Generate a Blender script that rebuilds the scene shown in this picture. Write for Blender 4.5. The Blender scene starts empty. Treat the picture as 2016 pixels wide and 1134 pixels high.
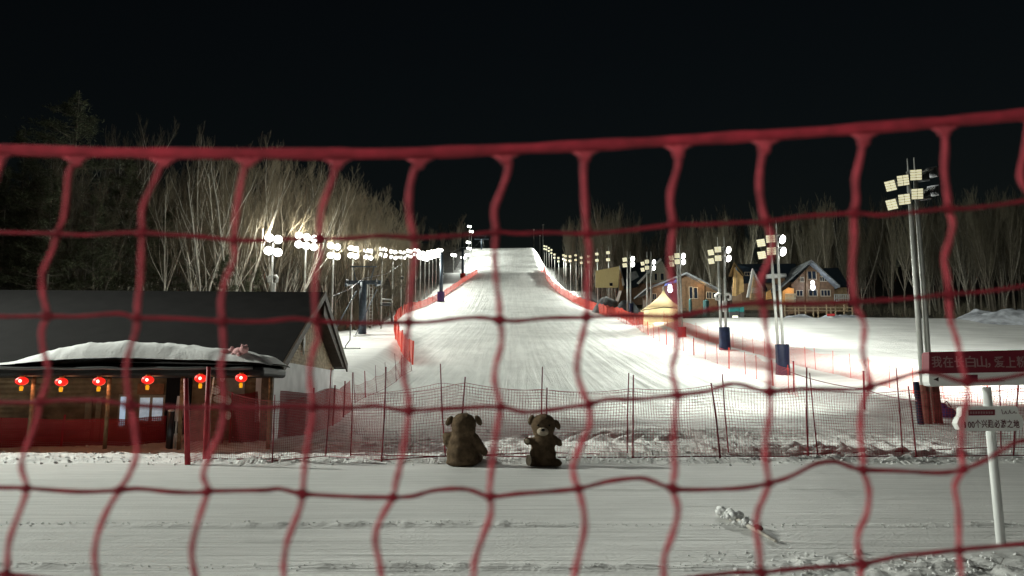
import bpy, math, random
import numpy as np
from mathutils import Vector, Matrix
random.seed(7)
SC = bpy.context.scene
COL = SC.collection
PI = math.pi

# ------------------------------------------------------------------ camera
F = 1500.0; CX, CY = 1008.0, 567.0
TH = math.radians(8.0); CAMZ = 1.5
def ray(px, py):
    u = (px-CX)/F; v = (CY-py)/F
    return Vector((u, math.cos(TH)-v*math.sin(TH), math.sin(TH)+v*math.cos(TH)))
def W(px, py, Y):
    r = ray(px, py); return Vector((r.x/r.y*Y, Y, CAMZ+r.z/r.y*Y))
cam = bpy.data.cameras.new('camera'); camo = bpy.data.objects.new('camera', cam); COL.objects.link(camo)
camo.location = (0, 0, CAMZ); camo.rotation_euler = (PI/2+TH, 0, 0)
cam.sensor_width = 36; cam.lens = 36*F/2016; cam.clip_start = .05; cam.clip_end = 3000
cam.dof.use_dof = True; cam.dof.focus_distance = 45; cam.dof.aperture_fstop = 6.5; cam.dof.aperture_ratio = .6
SC.camera = camo

# ------------------------------------------------------------------ terrain
def _hash(ix, iy, s):
    n = (ix.astype(np.int64)*374761393 + iy.astype(np.int64)*668265263 + s*974634777) & 0x7fffffff
    n = ((n ^ (n >> 13))*1274126177) & 0x7fffffff
    n = n ^ (n >> 16)
    return (n & 0xffff)/65535.0
def vn(x, y, s=0):
    ix = np.floor(x); iy = np.floor(y); fx = x-ix; fy = y-iy
    fx = fx*fx*(3-2*fx); fy = fy*fy*(3-2*fy)
    a = _hash(ix, iy, s); b = _hash(ix+1, iy, s); c = _hash(ix, iy+1, s); d = _hash(ix+1, iy+1, s)
    return (a*(1-fx)+b*fx)*(1-fy)+(c*(1-fx)+d*fx)*fy
def sst(a, b, x):
    t = np.clip((x-a)/(b-a), 0, 1); return t*t*(3-2*t)
PY = np.array([-60, 10, 17, 22, 30, 53, 71, 81, 115, 136, 200, 236, 243, 268, 280, 330, 395, 412, 470, 620], float)
PZ = np.array([0, 0, .0, .10, .45, 3.0, 5.6, 7.0, 12, 15.9, 29.3, 39.3, 40.7, 43.2, 46.3, 59.5, 78, 79.5, 78, 70], float)
_h = np.diff(PY); _dl = np.diff(PZ)/_h
_m = np.zeros(len(PY)); _m[0] = _dl[0]; _m[-1] = _dl[-1]
for _i in range(1, len(PY)-1):
    if _dl[_i-1]*_dl[_i] <= 0: _m[_i] = 0
    else:
        w1 = 2*_h[_i]+_h[_i-1]; w2 = _h[_i]+2*_h[_i-1]
        _m[_i] = (w1+w2)/(w1/_dl[_i-1]+w2/_dl[_i])
def prof(y):
    y = np.clip(y, PY[0], PY[-1]); k = np.clip(np.searchsorted(PY, y)-1, 0, len(PY)-2)
    h = _h[k]; t = (y-PY[k])/h
    return ((1+2*t)*(1-t)**2*PZ[k] + t*(1-t)**2*h*_m[k] + t*t*(3-2*t)*PZ[k+1] + t*t*(t-1)*h*_m[k+1])
XRY = ([17, 30, 45, 60, 75, 100, 140, 235], [22, 17, 14.4, 14.5, 14, 14.5, 14, 8.4])
def Hv(x, y, fine=True):
    z = prof(y)
    z = z - np.clip((y-130)*.055, 0, 11)*sst(10, 19, x)*(1-sst(395, 440, y)*.5)
    z = z + .012*sst(300, 400, y)*np.clip(x+10, 0, 60)
    z = z + (2.1*np.exp(-((y-93)/13)**2))*sst(13, 20, x)*(1-.15*sst(40, 65, x))
    z = z + .6*np.exp(-((y-60)/25)**2)*sst(20, 26, x)
    z = z + .13*np.clip(-26-x, 0, 60)*sst(35, 70, y)
    xb = -6.6-.055*(y-30)
    z = z + .95*sst(0, 2.2, xb-x)*sst(30, 36, y)*(1-sst(75, 110, y))
    # bed behind hut stays level
    z = z + .10*(vn(x*.13, y*.13, 3)-.5)*sst(22, 40, y) + .5*(vn(x*.05, y*.04, 4)-.5)*sst(60, 140, y)
    if not fine: return z
    # tracks of the groomer running down beside the right hand net
    if y.max() > 28:
        u = np.interp(y, *XRY)-x; tm = sst(28, 36, y)*(1-sst(110, 150, y))
        tk = 0
        for of, am in ((.9, 1), (1.7, .6), (2.3, 1.1), (3.6, .8), (4.2, 1.0), (5.7, .7), (7.0, .9), (9.6, .5)):
            tk = tk+am*np.exp(-((u-of-.8*(vn(y*.05, y*0+of, 81)-.5)-.02*(y-60)*(of-3)*.3)/.22)**2)*(.4+vn(y*.3, y*0+of, 82))
        z = z + tm*(.12*tk+.06*(vn(x*1.1, y*.08, 83)-.5)*sst(8, 4, u)*1.0)
    if y.min() > 36: return z
    # churned snow between the road and the piste
    ch = sst(16.6, 17.6, y)*(1-sst(24, 33, y))
    ch2 = ch*(.2+1.0*vn(x*.35, y*.35, 9))
    z = z + ch2*(.06*(vn(x*2.3, y*2.3, 11)-.5)+.07*(vn(x*5.1, y*5.1, 12)-.5)+.06*(vn(x*11, y*11, 13)-.5))
    rg = np.sqrt((x-6.2)**2+((y-22.5)*1.15)**2)+.5*vn(x*.6, y*.6, 16)
    z = z + sst(18.4, 19.6, y)*ch*.10*np.sin(rg*9.5)*sst(1.2, 2.2, rg)*(1-sst(5.4, 7.6, rg))*(.35+vn(x*2, y*2, 17))
    # low berm thrown up by the groomer along the road edge
    z = z + .08*np.exp(-((y-17.6)/.45)**2)*(.4+vn(x*1.6, y*1.6, 15))
    # ridges of crumbled snow left on the road
    rd = 1-sst(15.8, 17, y)
    for yr, a, s in ((9.15, .045, 21), (6.95, .040, 22), (12.6, .02, 23), (8.2, .016, 24), (5.6, .03, 25)):
        yy = y - (.18*(vn(x*.25, x*0+s, s)-.5)) + .012*x
        z = z + rd*a*np.exp(-((yy-yr)/.10)**2)*np.clip(vn(x*.7, y*.7, s+5)*1.3-.2, 0, 1)*(.25+1.5*vn(x*9, y*9, s+1))
    # coarse rubble in the near right corner
    rb = (1-sst(6.9, 7.9, y))*sst(1.8, 3.2, x+.25*(y-6))
    z = z + rb*(.05*(vn(x*4, y*4, 31)-.35)+.055*(vn(x*10, y*10, 32)-.5)+.03*(vn(x*24, y*24, 33)-.5))
    z = z + rd*(.010*(vn(x*.5, y*2.2, 41)-.5)+.004*(vn(x*2, y*16, 42)-.5)+.006*np.clip(vn(x*14, y*14, 43)-.72, 0, 1)*8*np.clip(vn(x*.6, y*.6, 44)-.45, 0, 1))
    return z
def H(x, y):
    return float(Hv(np.array([float(x)]), np.array([float(y)]))[0])
def G(px, py, lo=4.0, hi=430.0):
    """where the sight line through a photo pixel meets the snow"""
    r = ray(px, py); k = r.z/r.y; kx = r.x/r.y
    ys = np.concatenate([np.arange(lo, 60, .1), np.arange(60, hi, .5)])
    d = CAMZ+k*ys-Hv(kx*ys, ys, False)
    w = np.where(d < 0)[0]
    y = ys[w[0]] if len(w) else ys[np.argmin(d)]
    if len(w) and w[0] > 0:
        a, b = ys[w[0]-1], ys[w[0]]
        for _ in range(20):
            m = (a+b)/2
            if CAMZ+k*m-H(kx*m, m) < 0: b = m
            else: a = m
        y = b
    return Vector((kx*y, y, H(kx*y, y)))

# ------------------------------------------------------------------ materials
MATS = {}
def mat(name, col, rough=.6, metal=0.0, var=0.0, scale=8.0, bump=0.0, bscale=30.0, stripes=None, spec=.3, emit=None, estr=0.0, stretch=(1, 1, 1), col2=None, trans=0.0):
    if name in MATS: return MATS[name]
    m = bpy.data.materials.new(name); m.use_nodes = True; nt = m.node_tree; N = nt.nodes; L = nt.links
    p = N['Principled BSDF']
    p.inputs['Base Color'].default_value = (*col, 1); p.inputs['Roughness'].default_value = rough
    p.inputs['Metallic'].default_value = metal; p.inputs['Specular IOR Level'].default_value = spec
    tc = N.new('ShaderNodeTexCoord'); mp = N.new('ShaderNodeMapping'); mp.inputs['Scale'].default_value = stretch
    L.new(tc.outputs['Object'], mp.inputs['Vector'])
    if var or col2:
        nz = N.new('ShaderNodeTexNoise'); nz.inputs['Scale'].default_value = scale; nz.inputs['Detail'].default_value = 6
        L.new(mp.outputs[0], nz.inputs['Vector'])
        mx = N.new('ShaderNodeMix'); mx.data_type = 'RGBA'
        c2 = col2 or tuple(min(1, c*(1+var)) for c in col)
        c1 = col if col2 else tuple(c*(1-var) for c in col)
        mx.inputs[6].default_value = (*c1, 1); mx.inputs[7].default_value = (*c2, 1)
        rp = N.new('ShaderNodeMapRange'); rp.inputs[1].default_value = .35; rp.inputs[2].default_value = .65
        L.new(nz.outputs['Fac'], rp.inputs[0]); L.new(rp.outputs[0], mx.inputs[0]); L.new(mx.outputs[2], p.inputs['Base Color'])
    hgt = None
    if stripes:   # (axis vector scale, width) boards or logs as a bump
        wv = N.new('ShaderNodeTexWave'); wv.bands_direction = stripes[0]; wv.inputs['Scale'].default_value = stripes[1]; wv.inputs['Distortion'].default_value = stripes[2] if len(stripes) > 2 else .3
        L.new(mp.outputs[0], wv.inputs['Vector']); hgt = wv.outputs['Fac']
    if bump:
        nb = N.new('ShaderNodeTexNoise'); nb.inputs['Scale'].default_value = bscale; nb.inputs['Detail'].default_value = 5
        L.new(mp.outputs[0], nb.inputs['Vector'])
        if hgt is None: hgt = nb.outputs['Fac']
        else:
            ad = N.new('ShaderNodeMath'); ad.operation = 'MULTIPLY_ADD'; ad.inputs[1].default_value = .35
            L.new(nb.outputs['Fac'], ad.inputs[0]); L.new(hgt, ad.inputs[2]); hgt = ad.outputs[0]
    if hgt is not None:
        bp = N.new('ShaderNodeBump'); bp.inputs['Strength'].default_value = max(bump, .4 if stripes else 0); bp.inputs['Distance'].default_value = .04
        L.new(hgt, bp.inputs['Height']); L.new(bp.outputs[0], p.inputs['Normal'])
    if emit:
        p.inputs['Emission Color'].default_value = (*emit, 1); p.inputs['Emission Strength'].default_value = estr
        m.cycles.emission_sampling = 'NONE'
    MATS[name] = m
    return m

def snow_mat(name, col, kind):
    m = bpy.data.materials.new(name); m.use_nodes = True; nt = m.node_tree; N = nt.nodes; L = nt.links
    p = N['Principled BSDF']; p.inputs['Roughness'].default_value = .62; p.inputs['Specular IOR Level'].default_value = .25
    tc = N.new('ShaderNodeTexCoord')
    def noise(scale, det, stretch, dist=0.0):
        mp = N.new('ShaderNodeMapping'); mp.inputs['Scale'].default_value = stretch; L.new(tc.outputs['Object'], mp.inputs['Vector'])
        n = N.new('ShaderNodeTexNoise'); n.inputs['Scale'].default_value = scale; n.inputs['Detail'].default_value = det; n.inputs['Distortion'].default_value = dist
        L.new(mp.outputs[0], n.inputs['Vector']); return n.outputs['Fac']
    def mad(a, k, b):
        q = N.new('ShaderNodeMath'); q.operation = 'MULTIPLY_ADD'; q.inputs[1].default_value = k; L.new(a, q.inputs[0])
        if b is None: q.inputs[2].default_value = 0
        else: L.new(b, q.inputs[2])
        return q.outputs[0]
    big = noise(.22, 4, (1, 1, 1))
    h = mad(noise(26, 4, (1, 1, 1)), .35, None)
    if kind == 'road':
        h = mad(noise(5, 6, (.16, 4.2, 1), .4), .9, h); h = mad(noise(2.2, 3, (.12, 3, 1)), .6, h)
    elif kind == 'slope':
        h = mad(noise(1.0, 4, (2.4, .045, 0), .5), 1.6, h); h = mad(noise(.35, 5, (1.5, .5, 0), 2.0), 1.2, h)
        h = mad(noise(9, 3, (1.6, .16, 0)), .45, h)
        wv = N.new('ShaderNodeTexWave'); wv.bands_direction = 'X'; wv.inputs['Scale'].default_value = .075; wv.inputs['Distortion'].default_value = 3.2
        wv.inputs['Detail'].default_value = 3; wv.inputs['Detail Scale'].default_value = .25; wv.wave_profile = 'SAW'
        mpw = N.new('ShaderNodeMapping'); mpw.inputs['Scale'].default_value = (1, .06, 0); L.new(tc.outputs['Object'], mpw.inputs['Vector']); L.new(mpw.outputs[0], wv.inputs['Vector'])
        h = mad(wv.outputs['Fac'], 1.3, h)
    elif kind == 'field':
        h = mad(noise(1.2, 4, (.12, 1.6, 0), .4), 1.3, h); h = mad(noise(3, 3, (.1, 1.4, 0)), .5, h)
    else:
        h = mad(noise(3, 5, (1, 1, 1)), 1.5, h)
    streak = {'road': lambda: mad(noise(3.2, 5, (.10, 2.6, 0), .3), .6, mad(noise(9, 4, (.25, 3, 0), .3), .4, None)), 'slope': lambda: mad(noise(.9, 4, (2.0, .05, 0), 1.2), .6, mad(noise(.30, 4, (2.2, .35, 0), 3.0), .4, None)), 'field': lambda: mad(noise(.8, 4, (.14, 1.5, 0), .6), 1.0, None)}.get(kind, lambda: None)()
    b = N.new('ShaderNodeBump'); b.inputs['Strength'].default_value = .75; b.inputs['Distance'].default_value = {'road': .05, 'slope': .16, 'field': .14}.get(kind, .08)
    L.new(h, b.inputs['Height']); L.new(b.outputs[0], p.inputs['Normal'])
    mx = N.new('ShaderNodeMix'); mx.data_type = 'RGBA'; mx.inputs[6].default_value = (*[c*.86 for c in col], 1); mx.inputs[7].default_value = (*col, 1)
    rp = N.new('ShaderNodeMapRange'); rp.inputs[1].default_value = .35; rp.inputs[2].default_value = .62; L.new(big, rp.inputs[0]); L.new(rp.outputs[0], mx.inputs[0])
    L.new(mx.outputs[2], p.inputs['Base Color'])
    if streak is not None:   # packed, icy and powdery snow are not equally white
        m3 = N.new('ShaderNodeMix'); m3.data_type = 'RGBA'; m3.blend_type = 'MULTIPLY'; m3.inputs[0].default_value = 1
        r3 = N.new('ShaderNodeMapRange'); r3.inputs[1].default_value = .38; r3.inputs[2].default_value = .60; r3.inputs[3].default_value = {'road': .80, 'slope': .86, 'field': .90}[kind]; r3.inputs[4].default_value = 1.03; L.new(streak, r3.inputs[0])
        cb = N.new('ShaderNodeCombineColor'); [L.new(r3.outputs[0], cb.inputs[q]) for q in range(3)]
        L.new(mx.outputs[2], m3.inputs[6]); L.new(cb.outputs[0], m3.inputs[7]); L.new(m3.outputs[2], p.inputs['Base Color'])
    if kind == 'forest':
        mx.inputs[6].default_value = (.07, .058, .04, 1); mx.inputs[7].default_value = (.20, .185, .16, 1)
        nf = noise(.9, 6, (1, 1, 1)); L.new(nf, rp.inputs[0])
    MATS[name] = m
    return m

def net_mat(name, col, cell, fill, base=0.0):
    """woven net: a grid of strands in metres (UV), open between them"""
    m = bpy.data.materials.new(name); m.use_nodes = True; nt = m.node_tree; N = nt.nodes; L = nt.links
    p = N['Principled BSDF']; p.inputs['Base Color'].default_value = (*col, 1); p.inputs['Roughness'].default_value = .7
    uv = N.new('ShaderNodeUVMap'); sp = N.new('ShaderNodeSeparateXYZ'); L.new(uv.outputs[0], sp.inputs[0])
    outs = []
    for k in (0, 1):
        d = N.new('ShaderNodeMath'); d.operation = 'DIVIDE'; d.inputs[1].default_value = cell; L.new(sp.outputs[k], d.inputs[0])
        fr = N.new('ShaderNodeMath'); fr.operation = 'FRACT'; L.new(d.outputs[0], fr.inputs[0])
        ls = N.new('ShaderNodeMath'); ls.operation = 'LESS_THAN'; ls.inputs[1].default_value = fill; L.new(fr.outputs[0], ls.inputs[0]); outs.append(ls.outputs[0])
    mx = N.new('ShaderNodeMath'); mx.operation = 'MAXIMUM'; L.new(outs[0], mx.inputs[0]); L.new(outs[1], mx.inputs[1])
    m2 = N.new('ShaderNodeMath'); m2.operation = 'MAXIMUM'; m2.inputs[1].default_value = base; L.new(mx.outputs[0], m2.inputs[0])
    L.new(m2.outputs[0], p.inputs['Alpha'])
    MATS[name] = m
    return m

# ------------------------------------------------------------------ mesh builder
class MB:
    def __init__(s): s.v = []; s.f = []; s.m = []; s.uv = None; s.mi = 0
    def add(s, vs, fs):
        b = len(s.v); s.v.extend([tuple(v) for v in vs]); s.f.extend([tuple(i+b for i in f) for f in fs]); s.m.extend([s.mi]*len(fs)); return s
    def box(s, c, size, rot=None):
        hx, hy, hz = size[0]/2, size[1]/2, size[2]/2
        vs = [Vector((x, y, z)) for x in (-hx, hx) for y in (-hy, hy) for z in (-hz, hz)]
        if rot is not None: vs = [rot @ v for v in vs]
        c = Vector(c)
        return s.add([v+c for v in vs], [(0, 1, 3, 2), (4, 6, 7, 5), (0, 4, 5, 1), (2, 3, 7, 6), (0, 2, 6, 4), (1, 5, 7, 3)])
    def tube(s, pts, r, n=6, cap=True, flat=1.0):
        pts = [Vector(p) for p in pts]; k = len(pts)
        rs = r if isinstance(r, (list, tuple)) else [r]*k
        up = Vector((0, 0, 1)); vs = []
        d0 = (pts[-1]-pts[0]); 
        if d0.length < 1e-9: return s
        if abs(d0.normalized().z) > .9: up = Vector((0, 1, 0))
        for i in range(k):
            d = pts[min(i+1, k-1)]-pts[max(i-1, 0)]
            if d.length < 1e-9: d = d0
            d.normalize(); a = d.cross(up)
            if a.length < 1e-6: a = d.cross(Vector((1, 0, 0)))
            a.normalize(); b = a.cross(d)
            for j in range(n):
                t = 2*PI*j/n; vs.append(pts[i]+a*(math.cos(t)*rs[i])+b*(math.sin(t)*rs[i]*flat))
        fs = [(i*n+j, i*n+(j+1) % n, (i+1)*n+(j+1) % n, (i+1)*n+j) for i in range(k-1) for j in range(n)]
        if cap and n > 2: fs += [tuple(range(n))[::-1], tuple((k-1)*n+j for j in range(n))]
        return s.add(vs, fs)
    def ell(s, c, rad, rot=None, nu=14, nv=9, noise=0.0):
        vs = []; c = Vector(c)
        for i in range(nv+1):
            ph = PI*i/nv
            for j in range(nu):
                t = 2*PI*j/nu; k = 1+noise*(random.random()-.5)
                v = Vector((math.sin(ph)*math.cos(t)*rad[0]*k, math.sin(ph)*math.sin(t)*rad[1]*k, math.cos(ph)*rad[2]*k))
                if rot is not None: v = rot @ v
                vs.append(c+v)
        return s.add(vs, [(i*nu+j, (i+1)*nu+j, (i+1)*nu+(j+1) % nu, i*nu+(j+1) % nu) for i in range(nv) for j in range(nu)])
    def prism(s, poly, off):
        """closed 3-D polygon pushed along off"""
        poly = [Vector(p) for p in poly]; off = Vector(off); n = len(poly)
        vs = poly+[p+off for p in poly]
        return s.add(vs, [tuple(range(n)), tuple(range(n, 2*n))[::-1]]+[(i, n+i, n+(i+1) % n, (i+1) % n) for i in range(n)])
    def slab(s, quad, t):
        q = [Vector(p) for p in quad]; nrm = (q[1]-q[0]).cross(q[3]-q[0]).normalized(); return s.prism(q, nrm*t)
    def build(s, name, mats, parent=None, smooth=False, world=True, bevel=0.0):
        me = bpy.data.meshes.new(name)
        off = wloc(parent) if (parent is not None and world) else Vector((0, 0, 0))
        vs = s.v if off.length == 0 else [(v[0]-off.x, v[1]-off.y, v[2]-off.z) for v in s.v]
        me.from_pydata(vs, [], s.f)
        if not isinstance(mats, (list, tuple)): mats = [mats]
        for m in mats: me.materials.append(m)
        if len(mats) > 1: me.polygons.foreach_set('material_index', s.m)
        if smooth: me.polygons.foreach_set('use_smooth', [True]*len(me.polygons))
        if s.uv:
            ul = me.uv_layers.new(name='UVMap'); ul.data.foreach_set('uv', [c for uv in s.uv for c in uv])
        me.validate(); me.update()
        o = bpy.data.objects.new(name, me); COL.objects.link(o)
        if parent is not None: o.parent = parent
        if bevel:
            b = o.modifiers.new('Bevel', 'BEVEL'); b.width = bevel; b.segments = 2; b.limit_method = 'ANGLE'
        return o
def wloc(o):
    v = Vector((0, 0, 0))
    while o is not None: v += o.location; o = o.parent
    return v
def tag(o, label=None, cat=None, group=None, kind=None):
    if label: o['label'] = label
    if cat: o['category'] = cat
    if group: o['group'] = group
    if kind: o['kind'] = kind
    return o
def thing(name, loc, label, cat, group=None):
    o = bpy.data.objects.new(name, None); COL.objects.link(o); o.location = loc; o.empty_display_size = .2
    return tag(o, label, cat, group)
def copy_tree(o, parent=None):
    c = o.copy(); COL.objects.link(c); c.parent = parent
    for ch in list(o.children): copy_tree(ch, c)
    return c
def char_row(s, x0, x1, y0, hpx, m, par, dy, YS):
    """a row of writing, one mesh for every character"""
    adv = [.55 if c in '0123456789' else (.55 if c == '，' else 1) for c in s]; tot = sum(adv); k = (x1-x0)/tot; x = x0
    for c, a_ in zip(s, adv):
        w0 = W(x+k*a_*.05, y0, YS+dy); w1 = W(x+k*a_*.95, y0, YS+dy)
        M4 = Matrix.Translation(w0) @ Matrix.Rotation(PI/2, 4, 'X')
        text_mesh('character', c, hpx*YS/F*1.18, m, par, M4, .0012, (w1.x-w0.x)*(.45 if c in '，1' else 1)); x += k*a_
def text_mesh(name, s, size, m, parent, M4, extrude=.002, width=None):
    cu = bpy.data.curves.new(name, 'FONT'); cu.body = s; cu.size = size; cu.extrude = extrude; cu.offset = size*.012
    cu.align_x = 'LEFT'; cu.align_y = 'BOTTOM'; cu.resolution_u = 3
    t = bpy.data.objects.new(name+'_tmp', cu); COL.objects.link(t)
    bpy.context.view_layer.update()
    me = bpy.data.meshes.new_from_object(t.evaluated_get(bpy.context.evaluated_depsgraph_get()))
    COL.objects.unlink(t); bpy.data.objects.remove(t)
    xs = [v.co.x for v in me.vertices]; ys = [v.co.y for v in me.vertices]
    x0, x1 = min(xs), max(xs); y0 = min(ys)
    k = (width/(x1-x0)) if width else 1
    off = wloc(parent)
    for v in me.vertices:
        v.co = (M4 @ Vector(((v.co.x-x0)*k, v.co.y-y0, v.co.z)))-off
    me.materials.clear(); me.materials.append(m); me.name = name
    o = bpy.data.objects.new(name, me); COL.objects.link(o); o.parent = parent
    return o

SNOW = mat('snow', (.80, .81, .80), .6, var=.05, scale=3, bump=.3, bscale=14)
ROPE = mat('red_rope', (.46, .058, .078), .75, var=.25, scale=60, bump=.6, bscale=900)
ROPE_T = mat('shaded_border_red', (.33, .022, .038), .75, var=.3, scale=60, bump=.6, bscale=900)  # top rope's dimmer light put into a darker copy of the red
ROPE_SHADE = mat('shaded_red_rope', (.20, .007, .017), .75, var=.25, scale=60, bump=.6, bscale=900)  # shade on the cross strands put into a darker copy of the red
POLE = mat('galvanised_pole', (.62, .63, .6), .45, metal=.3, var=.1, scale=3)
LAMPBODY = mat('lamp_housing', (.10, .105, .11), .5, metal=.4, var=.15)
LENS_HOT = mat('lit_lens', (.9, .9, .85), .3, emit=(1, 1, .93), estr=14)
LENS_SOFT = mat('soft_lens', (.75, .72, .55), .35, emit=(1, .93, .60), estr=.62)
PAD_BLUE = mat('blue_padding', (.012, .021, .062), .55, var=.2, scale=3, bump=.4, bscale=6)
PAD_RED = mat('red_padding', (.40, .035, .04), .6, var=.2, scale=3, bump=.4, bscale=6)
POST_RED = mat('red_post', (.30, .02, .03), .6, var=.25, scale=6)
POST_DK = mat('dark_red_pole', (.15, .012, .02), .5, var=.25, scale=6)
NETSTR = mat('net_strand', (.32, .04, .045), .75, var=.2, scale=4)
NET_OR = net_mat('orange_net', (.88, .07, .03), .10, .46, .0)
NET_FAR = net_mat('far_orange_net', (.85, .07, .035), .30, .5, .3)
NET_PALE = net_mat('pale_net', (.80, .055, .04), .08, .155, .0)
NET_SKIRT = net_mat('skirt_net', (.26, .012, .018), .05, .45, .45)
WOOD_DK = mat('dark_wood', (.21, .145, .08), .7, var=.3, scale=3, stripes=('Z', 2.2, .5), bump=.3, stretch=(1, 1, 1))
WOOD_LOG = mat('log_wall', (.115, .068, .036), .6, var=.25, scale=2.5, stripes=('Z', 1.7, .3), bump=.3)
WOOD_PALE = mat('pale_boards', (.38, .25, .11), .6, var=.15, scale=2, stripes=('X', 1.6, .2), bump=.2)
ROOF_DK = mat('dark_roof', (.0065, .006, .006), .95, var=.25, scale=2, bump=.25, bscale=20, spec=.1)
ROOF_BLUE = mat('slate_roof', (.022, .035, .05), .6, var=.2, scale=3, stripes=('X', 1.4, .1))
TRIM = mat('pale_trim', (.58, .58, .56), .6, var=.1)
GLASS_DK = mat('dark_window', (.012, .016, .024), .08, spec=.6)
FRAME_W = mat('window_frame', (.34, .285, .21), .6, var=.1)
# ------------------------------------------------------------------ the ground: one sheet, cut where its use changes
def fence_edge(pts):
    g = [G(*p) for p in pts]; ys = [v.y for v in g]; xs = [v.x for v in g]
    o = np.argsort(ys); return np.array(ys)[o], np.array(xs)[o]
EDL = ([17, 33, 45, 62, 100, 140, 180, 235, 300, 400], [-6.2, -6.6, -8.2, -9.2, -15.5, -19, -15.5, -10.4, -16, -20])
EDR = ([17, 30, 45, 60, 75, 100, 140, 235, 300, 400], [22, 17, 14.4, 14.5, 14, 14.5, 14, 8.4, 12, 14])
rows = np.concatenate([np.arange(-30, 3, 1.5), np.arange(3, 27, .075), np.arange(27, 60, .28), 60*1.0125**np.arange(0, 190)])
rows = rows[rows < 612]
NC = 760
t = np.linspace(-1, 1, NC)
hw = 15+.85*np.clip(rows, 0, None)
X = hw[:, None]*(.62*t+.38*t**3)[None, :]
Y = np.repeat(rows[:, None], NC, 1)
Z = Hv(X.ravel(), Y.ravel()).reshape(X.shape)
xm = (X[:-1, :-1]+X[1:, 1:])/2; ym = (Y[:-1, :-1]+Y[1:, 1:])/2
xl = np.interp(ym, *EDL); xr = np.interp(ym, *EDR)
zone = np.where(ym < 17.0, 0, np.where((xm > xl) & (xm < xr), 1, 2))
forest = ((ym > 30) & (xm < np.interp(ym, [30, 60, 75, 115, 150, 200, 260, 420], [-32, -26, -21.5, -20.5, -21, -20, -22, -24]))) | \
         ((ym > 100) & (xm > np.interp(ym, [100, 101, 140, 141, 420], [400, 26, 26, 19, 21]))) | (ym > 425)
zone = np.where(forest, 3, zone)
idx = np.arange(X.size).reshape(X.shape)
quads = np.stack([idx[:-1, :-1], idx[:-1, 1:], idx[1:, 1:], idx[1:, :-1]], -1).reshape(-1, 4)
P = np.stack([X.ravel(), Y.ravel(), Z.ravel()], -1)
for zi, nm, m in ((0, 'snow_road', snow_mat('road_snow', (.70, .70, .68), 'road')), (1, 'ski_slope', snow_mat('piste_snow', (.82, .83, .80), 'slope')),
                  (2, 'snow_field', snow_mat('field_snow', (.84, .84, .82), 'field')), (3, 'forest_floor', snow_mat('forest_litter', (.3, .28, .25), 'forest'))):
    q = quads[zone.ravel() == zi]
    used, inv = np.unique(q.ravel(), return_inverse=True)
    me = bpy.data.meshes.new(nm); me.vertices.add(len(used)); me.vertices.foreach_set('co', P[used].ravel().astype(np.float32))
    me.loops.add(len(inv)); me.loops.foreach_set('vertex_index', inv.astype(np.int32))
    me.polygons.add(len(q)); me.polygons.foreach_set('loop_start', np.arange(0, len(inv), 4).astype(np.int32))
    me.polygons.foreach_set('loop_total', np.full(len(q), 4, np.int32)); me.polygons.foreach_set('use_smooth', np.ones(len(q), bool))
    me.materials.append(m); me.update(calc_edges=True); me.validate()
    o = bpy.data.objects.new(nm, me); COL.objects.link(o); tag(o, kind='structure')

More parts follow.
